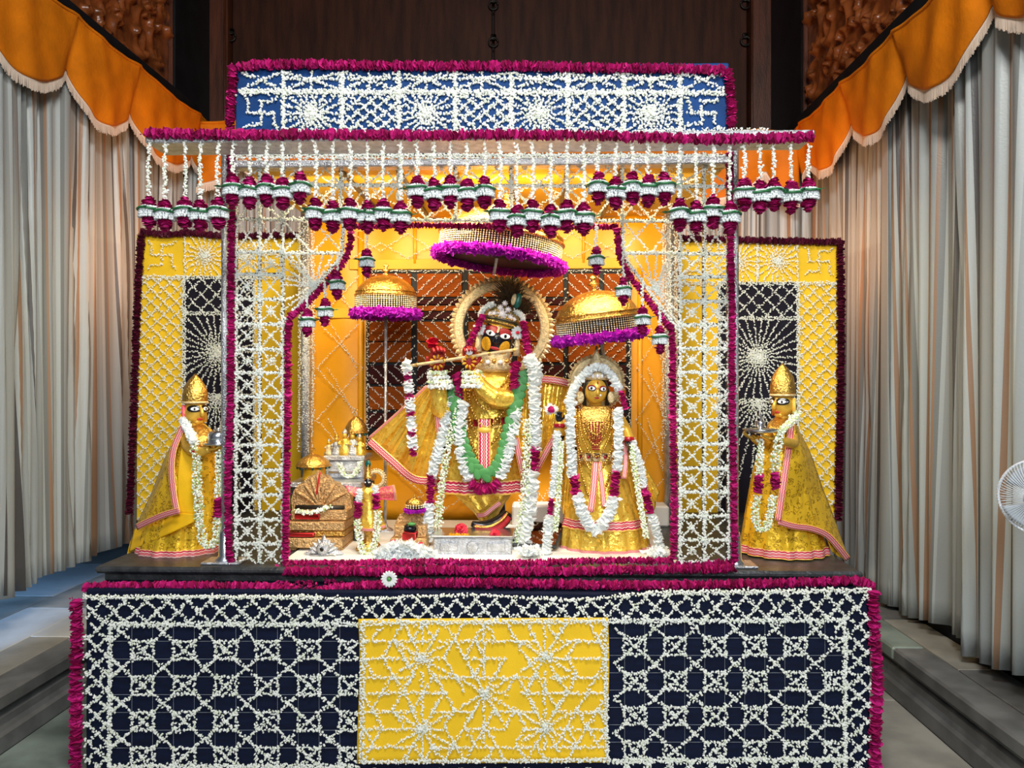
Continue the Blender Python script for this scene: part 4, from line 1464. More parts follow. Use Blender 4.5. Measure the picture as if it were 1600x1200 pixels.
side_panel('tall yellow and black flower panel behind the right attendant', 1062, 1312, 375, 815, 1184, 558, -1, [(1280, 408), (1092, 408)], [(1215, 408, 31, 30), (1152, 408, 31, 30)], (1122, 1246))
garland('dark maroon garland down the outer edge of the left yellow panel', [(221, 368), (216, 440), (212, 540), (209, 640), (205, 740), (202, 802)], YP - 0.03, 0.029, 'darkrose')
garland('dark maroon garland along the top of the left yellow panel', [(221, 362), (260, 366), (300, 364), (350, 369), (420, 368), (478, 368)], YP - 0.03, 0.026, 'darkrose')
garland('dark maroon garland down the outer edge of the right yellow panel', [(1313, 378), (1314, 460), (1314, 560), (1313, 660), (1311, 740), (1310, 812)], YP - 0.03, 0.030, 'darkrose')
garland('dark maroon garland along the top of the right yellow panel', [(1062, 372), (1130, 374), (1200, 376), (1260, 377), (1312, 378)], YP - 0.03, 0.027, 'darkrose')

# ------------------------------------------------------------------ figures: shared builders
def pf(Y, z=ZS):
    """photo row at which the level z shows at depth Y"""
    return 600 + (CZ - z) * F / Y

def ribbon(path, w, lift=0.004, mat='trim', parent=None, name='trim_border', Y=None, n=30, solid=0.003):
    """flat woven ribbon, w pixels wide, along (px, py, Y) points"""
    P = np.array([(p[0], p[1], p[2] if len(p) > 2 else Y) for p in path], float)
    P = smoothpath(P, 8)
    d = np.gradient(P[:, :2], axis=0)
    d /= np.linalg.norm(d, axis=1)[:, None] + 1e-9
    nn = np.stack([-d[:, 1], d[:, 0]], 1)
    G = np.array([[W(P[i, 0] + nn[i, 0] * w * (v - 0.5), P[i, 1] + nn[i, 1] * w * (v - 0.5), P[i, 2] - lift) for v in np.linspace(0, 1, 5)] for i in range(len(P))])
    L = np.concatenate([[0], np.cumsum(np.linalg.norm(np.diff(G[:, 2], axis=0), axis=1))])
    UV = np.array([[(L[i], v) for v in np.linspace(0.001, 0.999, 5)] for i in range(len(P))])
    return MB().grid(G, UV).build(name, M[mat], parent, solid=solid)

def frame_m(yaw, roll, pitch=0.0):
    return np.array(Matrix.Rotation(yaw, 3, 'Z') @ Matrix.Rotation(roll, 3, 'Y') @ Matrix.Rotation(pitch, 3, 'X'))

def on_face(c, r, Mx, az, el, out=0.0):
    az, el = math.radians(az), math.radians(el)
    d = np.array((math.sin(az) * math.cos(el), -math.cos(az) * math.cos(el), math.sin(el)))
    p = d * np.array(r)
    nrm = d / np.array(r)
    nrm /= np.linalg.norm(nrm)
    tx = np.cross((0, 0, 1.0), nrm) * -1.0
    tx = np.array((math.cos(az), math.sin(az), 0))
    tz = np.cross(tx, -nrm) * -1.0
    tz = np.cross(nrm, tx) * -1.0
    if tz[2] < 0:
        tz = -tz
    return Mx @ (p + nrm * out) + c, np.stack([Mx @ tx, Mx @ nrm, Mx @ tz], 1)

def feature(parent, name, mat, c, r, Mx, az, el, w, h, thick=0.003, rot=0.0, out=0.0):
    p, B = on_face(c, r, Mx, az, el, out)
    R = np.array(Matrix.Rotation(rot, 3, 'Y'))
    return MB().ball(p, (w, thick, h), B @ R, 14, 8).build(name, M[mat], parent)

def eye(parent, c, r, Mx, az, el, w, h, rim='paint_red', rot=0.0):
    e = feature(parent, 'eye', 'eye_black', c, r, Mx, az, el, w * 1.16, h * 1.25, 0.004, rot, 0.001)
    feature(e, 'eye_white', 'eye_white', c, r, Mx, az, el, w, h, 0.005, rot, 0.0022)
    feature(e, 'pupil', 'eye_black', c, r, Mx, az, el, h * 0.62, h * 0.72, 0.004, 0, 0.0056)
    return e

def hand(parent, wrist, f, nrm, L, mat, name='hand', curl=0.6, thumb=1):
    """palm with four fingers and a thumb; f points along the fingers, nrm out of the palm"""
    f = np.array(f, float)
    f /= np.linalg.norm(f)
    nrm = np.array(nrm, float)
    nrm -= f * np.dot(f, nrm)
    nrm /= np.linalg.norm(nrm)
    s = np.cross(f, nrm)
    m = MB()
    w0 = np.array(wrist, float)
    m.ball(w0 + f * L * 0.27, (L * 0.21, L * 0.09, L * 0.30), np.stack([s, nrm, f], 1), 14, 10)
    for k, ln in enumerate((0.40, 0.46, 0.43, 0.34)):
        b = w0 + f * L * 0.50 + s * L * (-0.155 + 0.105 * k)
        P = [b - f * L * 0.08]
        a = 0.15
        for j in range(4):
            d = f * math.cos(a) + nrm * math.sin(a)
            P.append(P[-1] + d * ln * L * 0.34)
            a += curl * 0.75
        m.tube(smoothpath(P, 4), [L * 0.058, L * 0.052, L * 0.040], 8)
    b = w0 + f * L * 0.16 + s * L * 0.15 * thumb
    P = [b, b + s * L * 0.15 * thumb + f * L * 0.12 + nrm * L * 0.04, b + s * L * 0.17 * thumb + f * L * 0.28 + nrm * L * 0.12]
    m.tube(smoothpath(P, 4), [L * 0.070, L * 0.060, L * 0.042], 8)
    return m.build(name, M[mat], parent)

def beads(paths, r, step, mb=None):
    mb = mb or MB()
    for p in paths:
        P, _ = resample(smoothpath(p, 6), step)
        for q in P:
            mb.ball(q, r, None, 6, 4)
    return mb

def rope(label, sections, group='flower garlands on the statues', name='flower_garland'):
    """flower garland of several sections: (kind, [(px, py, Y)...], radius px)"""
    allp = [W(*p) for s in sections for p in s[1]]
    lo = min(allp, key=lambda q: q[2])
    root = thing(name, label, 'garland', tuple(lo), group=group)
    for kind, pts, rp in sections:
        P = smoothpath([W(*p) for p in pts], 6)
        r = rp * pts[0][2] / F
        if kind == 'white':
            m = discs(P, r * 0.92, r * 0.42, 12, ruff=0.16, tilt=0.2)
            petals(P, r, r * 0.35, r * 0.75, 4, mb=m)
            m.build('white_section', M['petal'], root, smooth=False)
        elif kind == 'rose':
            m = discs(P, r, r * 0.34, 10, ruff=0.2, unit=r * 1.9)
            m.build('rose_section', M['rose'], root, smooth=False)
        elif kind == 'bud':
            offs = [P + np.array((r * 0.6 * math.cos(a), r * 0.4 * math.sin(a), 0)) for a in (0.3, 1.6, 2.8, 4.2, 5.4)]
            buds(offs, 0.0062, 0.015, r * 0.18, thick=0.42).build('bud_section', M['greenbud'], root, kind='stuff', smooth=False)
        elif kind == 'leaf':
            Q, _ = resample(P, 0.022)
            T = np.gradient(Q, axis=0)
            m = MB()
            for i, q in enumerate(Q):
                t = T[i] / np.linalg.norm(T[i])
                sd = 1 if i % 2 else -1
                n_ = np.cross(t, (0, -1, 0)) * sd
                ax = t * 0.7 + n_ * 0.7
                ax /= np.linalg.norm(ax)
                sv = np.cross(ax, (0, -1.0, 0))
                nn = np.cross(ax, sv)
                m.ball(q + ax * r * 0.4, (r * 1.05, r * 0.68, r * 0.10), np.stack([ax, sv, nn], 1), 10, 6)
            m.build('leaf_section', M['leaf'], root)
    return root

def halo(parent, px, py, Y, ro, ri, nteeth, mat='palegold', name='halo', tl=0.12):
    """pierced ring of rays standing behind a head"""
    c = W(px, py, Y)
    s = Y / F
    R, r = ro * s, ri * s
    m = MB()
    n = nteeth * 2
    V = []
    prof = [(r, -0.004), (r, -0.010), (r + (R - r) * 0.15, -0.018), (r + (R - r) * 0.5, -0.011), (r + (R - r) * 0.85, -0.018), (R, -0.008), (R, 0.006), (r, 0.006)]
    k = len(prof)
    for i in range(n):
        th = 2 * math.pi * i / n
        for (q, dy) in prof:
            V.append((c[0] + q * math.cos(th), c[1] + dy, c[2] + q * math.sin(th)))
    Fs = []
    for i in range(n):
        for j in range(k):
            a, b = i * k + j, i * k + (j + 1) % k
            Fs.append((a, b, ((i + 1) % n) * k + (j + 1) % k, ((i + 1) % n) * k + j))
    m.add(V, Fs)
    h = m.build(name, M[mat], parent)
    m = MB()
    for i in range(nteeth):
        t0, t1 = 2 * math.pi * (i + 0.04) / nteeth, 2 * math.pi * (i + 0.96) / nteeth
        tm = (t0 + t1) / 2
        q = lambda rr, th, dy: (c[0] + rr * math.cos(th), c[1] + dy, c[2] + rr * math.sin(th))
        V = [q(R, t0, 0), q(R * (1 + tl * 0.55), t0 + 0.1 / nteeth, 0), q(R * (1 + tl), tm, 0), q(R * (1 + tl * 0.55), t1 - 0.1 / nteeth, 0), q(R, t1, 0), q(R * (1 + tl * 0.4), tm, -0.012), q(R * (1 + tl * 0.4), tm, 0.006)]
        m.add(V, [(0, 1, 5), (1, 2, 5), (2, 3, 5), (3, 4, 5), (4, 0, 5), (1, 0, 6), (2, 1, 6), (3, 2, 6), (4, 3, 6), (0, 4, 6)])
    m.build('ray_points', M[mat], h, smooth=False)
    return h

def tuft(c, n, L, spread, up, mat, name, parent, w=0.004):
    """fan of fine plume strands"""
    m = MB()
    up = np.array(up, float)
    for i in range(n):
        d = up + RNG.normal(0, spread, 3)
        d /= np.linalg.norm(d)
        l = L * RNG.uniform(0.55, 1.1)
        s = np.cross(d, (0, -1.0, 0))
        s /= np.linalg.norm(s) + 1e-9
        b = np.array(c) + RNG.normal(0, L * 0.10, 3)
        mid = b + d * l * 0.5 + RNG.normal(0, L * 0.05, 3)
        tip = b + d * l + np.array((0, 0, -0.12 * l))
        m.add([b - s * w, b + s * w, mid + s * w * 0.8, tip, mid - s * w * 0.8, mid + np.array((0, -w, 0))], [(0, 1, 2, 5), (2, 3, 5), (3, 4, 5), (4, 0, 5), (0, 4, 3, 2, 1)])
    return m.build(name, M[mat], parent, smooth=False)

# ------------------------------------------------------------------ the tall flute player
YM = 4.46
mainst = thing('deity_statue', 'tall black-faced statue in gold robes playing a flute', 'statue', (*W(768, 700, YM)[:2], ZS))
b_m = pf(YM)
# robe: one flaring skirt with its trim
loft([(752, 766, YM, 70, 0.18, 0.07), (753, 745, YM, 67, 0.175, 0.06), (758, 700, YM, 56, 0.16, 0.045), (764, 665, YM, 47, 0.145, 0.02), (766, 640, YM, 45, 0.14), (767, 615, YM, 50, 0.14), (768, 596, YM, 46, 0.125), (770, 584, YM, 28, 0.10), (772, 570, YM, 15, 0.07)], 96, 13, 0.4).build('robe', M['brocade'], mainst)
loft([(752, 767, YM, 71.5, 0.186, 0.07), (752.5, 757, YM, 70.5, 0.184, 0.068), (753, 746, YM, 68.8, 0.180, 0.06)], 96, 13, 0.4, caps=False).build('hem_border', M['trim'], mainst)
# legs crossed at the ankles and the shoe
loft([(764, 815, YM - 0.02, 14, 0.05), (760, 800, YM - 0.03, 20, 0.065, 0.05), (756, 783, YM - 0.02, 34, 0.09, 0.06), (752, 762, YM, 52, 0.13, 0.06)], 60, 9).build('leg_drape', M['brocade'], mainst)
loft([(782, b_m, YM + 0.06, 12, 0.05), (780, 820, YM + 0.06, 10, 0.04), (772, 770, YM + 0.05, 18, 0.06)], 24).build('leg', M['face_black'], mainst)
sh = MB()
sh.tube(smoothpath([W(737, 818, YM - 0.20), W(752, 823, YM - 0.19), W(770, 822, YM - 0.16), W(786, 812, YM - 0.12), W(793, 802, YM - 0.10)], 5), [0.016, 0.034, 0.045, 0.042, 0.030], 14)
sh.build('shoe', M['face_black'], mainst)
ribbon([(742, 826, YM - 0.24), (762, 828, YM - 0.25), (782, 820, YM - 0.22), (794, 806, YM - 0.17)], 13, mat='paint_red', parent=mainst, name='shoe_border')
ribbon([(740, 822, YM - 0.245), (762, 823, YM - 0.255), (782, 814, YM - 0.225), (794, 800, YM - 0.17)], 3, mat='gold', parent=mainst, name='shoe_braid', lift=0.008)
ribbon([(745, 805, YM - 0.12), (757, 804, YM - 0.14), (770, 794, YM - 0.13), (782, 785, YM - 0.12)], 8, parent=mainst, name='leg_border')
# cape wings
w1 = sheet([W(668, 602, 4.36), W(682, 604, 4.32), W(700, 615, 4.34)], [W(575, 687, 4.42), W(612, 718, 4.40), W(648, 750, 4.38), (W(682, 755, 4.36))], 60, 26, 4.2, 0.022, 0.6)
w1.build('cape', M['brocade'], mainst, solid=0.005)
ribbon([(577, 689, 4.40), (612, 720, 4.375), (646, 748, 4.35), (682, 752, 4.33)], 13, parent=mainst, lift=0.022)
ribbon([(667, 603, 4.35), (640, 628, 4.36), (608, 657, 4.38), (576, 685, 4.40)], 4, parent=mainst, lift=0.020)
ribbon([(676, 606, 4.30), (682, 640, 4.30), (688, 690, 4.31)], 9, parent=mainst, lift=0.03)
w2 = sheet([W(836, 588, 4.50), W(868, 591, 4.48), W(906, 600, 4.50)], [W(832, 742, 4.46), W(850, 712, 4.46), W(868, 682, 4.48), W(884, 655, 4.50)], 50, 22, 3.0, 0.016, 0.2)
w2.build('cape', M['brocade'], mainst, solid=0.005)
ribbon([(838, 592, 4.48), (868, 594, 4.46), (904, 603, 4.48)], 12, parent=mainst, lift=0.02)
ribbon([(836, 738, 4.44), (852, 708, 4.44), (868, 680, 4.46), (882, 656, 4.48)], 10, parent=mainst, lift=0.02)
sheet([W(800, 600, 4.40), W(822, 600, 4.42), W(838, 590, 4.46)], [W(806, 700, 4.32), W(822, 752, 4.34), W(838, 735, 4.42)], 30, 20, 3.0, 0.014).build('shawl', M['brocade'], mainst, solid=0.005)
ribbon([(806, 684, 4.28), (812, 715, 4.28), (820, 752, 4.30)], 10, parent=mainst, lift=0.02)
# chest sash, waist sash, belt
ribbon([(756, 596, 4.31), (775, 615, 4.30), (792, 640, 4.31)], 6, parent=mainst, lift=0.01, name='chest_sash')
ribbon([(757, 655, 4.285), (757, 690, 4.275), (757, 725, 4.265), (757, 757, 4.262)], 20, parent=mainst, lift=0.02, name='waist_sash')
loft([(765, 666, YM, 48, 0.160), (765, 652, YM, 47, 0.156)], 60, caps=False).build('belt', M['gold'], mainst)
for k in range(7):
    p = W(733 + 11 * k, 659 + 2 * math.sin(k), YM - 0.165 + 0.016 * abs(k - 3) ** 1.4 * 0.5)
    MB().bevbox(p[0] - 0.016, p[0] + 0.016, p[1] - 0.012, p[1] + 0.01, p[2] - 0.020, p[2] + 0.020, 0.004).build('belt_plaque', M['gold'] if k % 2 == 0 else M['ruby'], mainst)
MB().ball(W(757, 672, 4.27), (0.045, 0.02, 0.022)).build('sash_knot', M['trim'], mainst)
# necklaces
nk = []
for k, (wd_, dp) in enumerate(((22, 30), (27, 52), (33, 80), (36, 110), (38, 140))):
    nk.append([W(770 - wd_ + 45 * 0, 588, 4.34), W(765 - wd_ * 0.92, 588 + dp * 0.55, 4.29), W(760, 588 + dp, 4.262), W(763 + wd_ * 0.92, 588 + dp * 0.55, 4.29), W(772 + wd_, 588, 4.34)])
beads(nk, 0.0085, 0.017).build('bead_necklaces', M['gold'], mainst, kind='stuff')
MB().lathe([(0.075, 0.0), (0.105, 0.02), (0.100, 0.05), (0.085, 0.08), (0.095, 0.115), (0.070, 0.125)], W(773, 582, YM - 0.05), 28, 1.0, 0.85).build('collar', M['palegold'], mainst)
for k in range(5):
    MB().ball(W(752 + 10 * k, 564 + 2 * (k % 2), YM - 0.145), 0.014).build('collar_gem', M['gem'] if k % 2 else M['gold'], mainst)
# head
HC = W(777, 529, YM - 0.06)
HR = (0.094, 0.095, 0.125)
HM = frame_m(math.radians(2), math.radians(13))
hd = MB().ball(HC, HR, HM, 28, 20)
hd.tube([HC, W(772, 575, YM - 0.02)], [0.06, 0.055], 14)
hd.build('head', M['face_black'], mainst)
FT = lambda nm, mt, az, el, w, h, t=0.003, rot=0.0, out=0.0: feature(mainst, nm, mt, HC, HR, HM, az, el, w, h, t, rot, out)
FT('red_brow', 'paint_red', -30, 16, 0.050, 0.030, 0.004, -0.12)
FT('red_brow', 'paint_red', 30, 16, 0.050, 0.030, 0.004, 0.12)
FT('yellow_forehead', 'paint_yellow', -30, 40, 0.052, 0.020, 0.004, 0.2)
FT('yellow_forehead', 'paint_yellow', 30, 40, 0.052, 0.020, 0.004, -0.2)
FT('yellow_cheek', 'paint_yellow', -38, -22, 0.036, 0.042, 0.004)
FT('yellow_cheek', 'paint_yellow', 38, -22, 0.036, 0.042, 0.004)
eye(mainst, HC, HR, HM, -27, 8, 0.034, 0.016, rot=0.15)
eye(mainst, HC, HR, HM, 27, 8, 0.034, 0.016, rot=-0.15)
def face_pt(az, el, out=0.0):
    return on_face(HC, HR, HM, az, el, out)[0]
MB().tube([face_pt(0, 18, 0.002), face_pt(0, 4, 0.014), face_pt(0, -10, 0.026), face_pt(0, -15, 0.010)], [0.010, 0.013, 0.020, 0.012], 10).build('nose', M['face_black'], mainst)
MB().tube([face_pt(-1, 30, 0.004), face_pt(-1, 12, 0.012), face_pt(0, -6, 0.030)], [0.010, 0.007, 0.002], 8).build('nose_mark', M['palegold'], mainst)
for s_ in (-1, 1):
    MB().tube([face_pt(s_ * 7, 26, 0.005), face_pt(s_ * 7, 40, 0.006), face_pt(s_ * 8, 56, 0.006)], 0.0045, 6).build('forehead_stripe', M['eye_white'], mainst)
FT('lips', 'lip', 0, -30, 0.030, 0.010, 0.008)
FT('chin_mark', 'eye_white', 0, -46, 0.014, 0.010, 0.004)
# turban crown with jewels and plumes
TM = HM
tc = HC + HM @ np.array((0, 0.005, 0.075))
V = MB()
tl_ = [(0.094, 0.0), (0.104, 0.02), (0.104, 0.05), (0.090, 0.085), (0.060, 0.112), (0.02, 0.125)]
q = MB().lathe(tl_, (0, 0, 0), 30)
q.v = [v_ @ HM.T + tc for v_ in q.v]
q.build('turban', M['turban'], mainst)
for k in range(3):
    q = MB()
    q.tube([tc + HM @ np.array((0.107 * math.sin(a), -0.107 * math.cos(a), 0.012 + 0.016 * k)) for a in np.linspace(-1.5, 1.5, 21)], 0.005, 6)
    q.build('turban_band', M['gold'] if k != 1 else M['hair'], mainst)
for i, (u, v, rr) in enumerate(((0.0, 0.062, 0.020), (-0.045, 0.055, 0.014), (0.045, 0.055, 0.014), (-0.02, 0.095, 0.013), (0.025, 0.095, 0.013), (0, 0.125, 0.012), (-0.07, 0.05, 0.010), (0.07, 0.05, 0.010))):
    g_ = MB()
    p = tc + HM @ np.array((u, -0.104 + abs(u) * 0.35, v))
    g_.ball(p, rr)
    for a in range(8):
        g_.ball(p + HM @ np.array((rr * 1.15 * math.cos(a * math.pi / 4), -0.004, rr * 1.15 * math.sin(a * math.pi / 4))), rr * 0.34, None, 6, 4)
    g_.build('turban_jewel', M['gem'], mainst)
tuft(W(797, 468, YM - 0.05), 260, 0.15, 0.55, (-0.05, -0.1, 0.75), 'fur', 'plume', mainst)
tuft(W(815, 485, YM - 0.03), 140, 0.10, 0.5, (0.45, -0.1, 0.6), 'fur', 'plume', mainst, 0.003)
MB().ball(W(809, 470, YM - 0.13), (0.022, 0.012, 0.045), HM).build('peacock_eye', M['peacock'], mainst)
MB().ball(W(803, 468, YM - 0.135), (0.015, 0.010, 0.034), HM).build('plume_clasp', M['palegold'], mainst)
for pth in ([(750, 495), (754, 485), (762, 478), (771, 475)], [(806, 487), (814, 492), (818, 502)]):
    wp = smoothpath([W(q_[0], q_[1], YM - 0.125) for q_ in pth], 5)
    m = discs(wp, 0.017, 0.006, 10, ruff=0.15)
    petals(wp, 0.020, 0.004, 0.018, 5, mb=m)
    m.build('white_flower_band', M['petal'], mainst, smooth=False)
for px, py in ((749, 514), (809, 520)):
    m = MB()
    c = W(px, py, YM - 0.12)
    for k in range(12):
        a = 2 * math.pi * k / 12
        m.ball(c + np.array((0.026 * math.cos(a), 0, 0.026 * math.sin(a))), (0.016, 0.008, 0.009), Matrix.Rotation(-a, 3, 'Y'), 8, 6)
    m.ball(c + np.array((0, -0.006, 0)), 0.014)
    m.build('ear_blossom', M['petal'], mainst)
    MB().ball(c + np.array((0.0, -0.02, 0)), (0.010, 0.005, 0.010)).build('ear_petal', M['redrose'], mainst)
    MB().tube([W(px - 1, py + 10, YM - 0.10), W(px - 2, py + 36, YM - 0.10)], [0.014, 0.022], 10).build('earring', M['palegold'], mainst)
halo(mainst, 784, 513, YM + 0.10, 74, 60, 58)
MB().tube([W(784, 588, YM + 0.12), (W(784, 600, YM + 0.12)[0], YM + 0.12, ZS)], 0.016, 10).build('halo_rod', M['gold'], mainst)
# arms, hands and flute
am = MB()
am.tube(smoothpath([W(735, 598, YM - 0.02), W(712, 625, YM - 0.12), W(690, 640, YM - 0.17), W(686, 615, YM - 0.20), W(684, 580, YM - 0.22)], 5), [0.055, 0.062, 0.058, 0.048, 0.036], 16)
am.build('sleeve', M['brocade'], mainst)
am = MB()
am.tube(smoothpath([W(803, 600, YM - 0.02), W(800, 622, YM - 0.14), W(775, 622, YM - 0.20), W(752, 604, YM - 0.22), W(738, 580, YM - 0.23)], 5), [0.055, 0.060, 0.056, 0.046, 0.036], 16)
am.build('sleeve', M['brocade'], mainst)
hand(mainst, W(685, 580, YM - 0.22), (-0.05, -0.10, 1), (0.35, -1, 0), 0.195, 'paint_red', curl=0.9, thumb=-1)
hand(mainst, W(736, 577, YM - 0.23), (-0.12, -0.10, 1), (0.25, -1, 0), 0.180, 'paint_red', curl=0.9, thumb=1)
for (px, py) in ((683, 566), (733, 565)):
    m = MB()
    for k in range(9):
        a = 2 * math.pi * k / 9
        m.ball(W(px + 8 * math.cos(a), py + 9 * math.sin(a), YM - 0.262), (0.014, 0.010, 0.007), Matrix.Rotation(a, 3, 'Y'), 8, 5)
    m.build('palm_paint', M['paint_yellow'], mainst)
MB().ball(W(733, 549, YM - 0.285), (0.022, 0.010, 0.022)).build('hand_jewel', M['gem'], mainst)
for (px, py, rr) in ((684, 583, 0.044), (738, 582, 0.046)):
    for k in range(4):
        c = W(px + (1.5 * k if px < 700 else 0.8 * k), py + 7 * k, YM - 0.22)
        m = buds([[c + np.array(((rr + 0.006 * k) * math.cos(a), (rr + 0.006 * k) * math.sin(a) * 0.9, 0)) for a in np.linspace(0, 2 * math.pi, 25)] for _ in range(3)], 0.008, 0.020, 0.005, thick=0.45)
        m.build('flower_bracelet', M['greenbud'] if k % 2 == 0 else M['petal'], mainst, kind='stuff', smooth=False)
fl_ = thing('flute', 'thin cane flute held across the face of the tall statue', 'flute', W(724, 558, YM - 0.29))
P0, P1 = W(632, 573, YM - 0.30), W(808, 546, YM - 0.215)
MB().tube([P0, P1], 0.009, 10).build('tube', M['flute'], fl_)
for t in (0.1, 0.35, 0.55, 0.75, 0.97):
    p = P0 + (P1 - P0) * t
    d_ = (P1 - P0) / np.linalg.norm(P1 - P0)
    MB().tube([p - d_ * 0.006, p + d_ * 0.006], 0.0115, 10).build('ring', M['gold'], fl_)
rr = thing('rose_bloom', 'red rose tucked above the raised hand of the flute player', 'flower', W(676, 541, YM - 0.26))
discs([W(676, 542, YM - 0.26), W(676, 529, YM - 0.26)], [0.022, 0.038, 0.036, 0.018], 0.006, 12, ruff=0.1).build('petals', M['redrose'], rr, smooth=False)

# garlands of the tall statue
YA = 4.25
rope('long white garland with rose band down the left of the flute player', [('white', [(704, 622, YA + .03), (693, 672, YA + .01), (680, 722, YA), (675, 742, YA)], 10), ('rose', [(674, 742, YA), (672, 788, YA)], 7), ('white', [(671, 788, YA), (669, 815, YA - .02), (668, 842, YA - .02)], 10)])
rope('green-tipped bud string beside the long left garland of the flute player', [('bud', [(714, 640, YA), (700, 700, YA - .01), (690, 760, YA - .02), (684, 825, YA - .03)], 7)])
rope('long white garland with rose band down the right of the flute player', [('white', [(826, 560, YA + .02), (834, 590, YA + .01), (836, 650, YA - .01), (836, 700, YA - .02)], 11), ('rose', [(836, 700, YA - .02), (834, 735, YA - .03)], 9), ('white', [(832, 738, YA - .03), (828, 790, YA - .05), (818, 835, YA - .07), (812, 862, YA - .08)], 13)])
rope('green-tipped bud string beside the long right garland of the flute player', [('bud', [(824, 655, YA - .03), (823, 720, YA - .04), (818, 790, YA - .06), (810, 850, YA - .09)], 9)])
rope('white loop garland with rose bottom on the flute player\'s robe', [('rose', [(713, 586, YA + .04), (718, 622, YA + .02)], 8), ('white', [(723, 630, YA), (719, 680, YA - .01), (724, 722, YA - .02), (734, 748, YA - .02)], 11), ('rose', [(736, 756, YA - .03), (750, 764, YA - .03), (768, 762, YA - .03), (778, 754, YA - .03)], 9), ('white', [(782, 744, YA - .03), (794, 706, YA - .02), (804, 660, YA), (807, 640, YA + .01)], 11), ('rose', [(804, 606, YA + .02), (805, 570, YA + .04)], 9)])
rope('green leaf garland hanging in a loop on the flute player\'s chest', [('leaf', [(704, 603, YA + .03), (713, 632, YA), (720, 682, YA - .02), (736, 722, YA - .04), (758, 742, YA - .05), (781, 722, YA - .04), (795, 673, YA - .02), (806, 632, YA), (817, 586, YA + .03)], 10)])
rope('short banded white and rose garland hanging from the flute\'s end', [s for k in range(5) for s in (('white', [(636 + 2 * k, 566 + 29 * k, 4.16), (637 + 2 * k, 584 + 29 * k, 4.16)], 9), ('rose', [(637 + 2 * k, 584 + 29 * k, 4.16), (638 + 2 * k, 595 + 29 * k, 4.16)], 7))])
rope('rose strand from the turban down the left of the black face', [('rose', [(754, 494, 4.32), (746, 510, 4.30), (738, 528, 4.29), (729, 545, 4.29)], 6)])
rope('rose and white strand from the turban down the right of the black face', [('rose', [(818, 503, 4.32), (822, 530, 4.31), (827, 556, 4.30)], 7), ('white', [(829, 560, 4.29), (840, 580, 4.29), (836, 600, 4.28)], 10)])

# ------------------------------------------------------------------ the shorter statue in gold
Y2 = 4.24
st2 = thing('deity_statue', 'shorter gold-faced statue with pointed crown and wide gold skirt', 'statue', (W(932, 700, Y2)[0], Y2, ZS))
b2 = pf(Y2)
loft([(945, b2, Y2, 68, 0.19, 0.05), (944, 825, Y2, 64, 0.18, 0.045), (940, 790, Y2, 55, 0.165, 0.03), (936, 750, Y2, 43, 0.145, 0.02), (933, 718, Y2, 30, 0.115), (932, 690, Y2, 33, 0.11), (931, 660, Y2, 35, 0.105), (931, 645, Y2, 30, 0.09), (931, 634, Y2, 14, 0.06)], 96, 15).build('robe', M['brocade'], st2)
loft([(944, 821, Y2, 65.2, 0.185, 0.045), (943.5, 813, Y2, 62.6, 0.182, 0.042), (943, 806, Y2, 60.6, 0.178, 0.038)], 96, 15, caps=False).build('skirt_border', M['trim'], st2)
loft([(945, b2, Y2, 69, 0.193, 0.05), (945, b2 - 5, Y2, 68.2, 0.192, 0.05)], 96, 15, caps=False).build('hem_border', M['trim'], st2)
sheet([W(962, 650, Y2), W(975, 660, Y2 + .03), W(985, 690, Y2 + .06)], [W(1000, 830, Y2 - .06), W(1020, 800, Y2 + .02), W(1030, 768, Y2 + .08)], 40, 24, 3, 0.016).build('veil', M['brocade'], st2, solid=0.005)
sheet([W(900, 650, Y2), W(888, 662, Y2 + .03), W(880, 690, Y2 + .06)], [W(884, 812, Y2 - .06), W(876, 790, Y2 + .02), W(872, 760, Y2 + .08)], 40, 24, 3, 0.014).build('veil', M['brocade'], st2, solid=0.005)
ribbon([(976, 690, Y2 - .08), (978, 718, Y2 - .09), (975, 748, Y2 - .12)], 8, parent=st2, lift=0.02)
ribbon([(931, 722, Y2 - .125), (928, 760, Y2 - .15), (923, 800, Y2 - .175)], 11, parent=st2, lift=0.02, name='waist_sash')
ribbon([(936, 722, Y2 - .125), (941, 760, Y2 - .15), (944, 792, Y2 - .17)], 8, parent=st2, lift=0.018, name='waist_sash')
loft([(932, 722, Y2, 33, 0.128), (932, 707, Y2, 33, 0.124)], 50, caps=False).build('belt', M['gold'], st2)
for k in range(5):
    p = W(906 + 13 * k, 714, Y2 - 0.132 + 0.013 * abs(k - 2) ** 1.5)
    g_ = MB().bevbox(p[0] - 0.020, p[0] + 0.020, p[1] - 0.012, p[1] + 0.01, p[2] - 0.022, p[2] + 0.022, 0.005).build('belt_plaque', M['palegold'], st2)
    MB().ball(p + np.array((0, -0.013, 0)), (0.008, 0.004, 0.009)).build('belt_ruby', M['ruby'], g_)
# breast ornament and necklaces
loft([(931, 690, Y2 - .115, 10, 0.018), (931, 665, Y2 - .112, 20, 0.020), (931, 645, Y2 - .095, 24, 0.022), (931, 634, Y2 - .07, 20, 0.02)], 30).build('breast_plate', M['gold'], st2)
beads([[W(931 - w_, 640, Y2 - .085), W(931 - w_ * .8, 640 + d_ * .6, Y2 - .14), W(931, 640 + d_, Y2 - .15), W(931 + w_ * .8, 640 + d_ * .6, Y2 - .14), W(931 + w_, 640, Y2 - .085)] for (w_, d_) in ((18, 40), (22, 56), (26, 74), (31, 100), (30, 150))], 0.0065, 0.013).build('bead_necklaces', M['gold'], st2, kind='stuff')
beads([[W(931 + dx, 660, Y2 - .14), W(931 + dx * .5, 702, Y2 - .15)] for dx in (-10, -5, 0, 5, 10)], 0.005, 0.011).build('breast_tassels', M['ruby'], st2, kind='stuff')
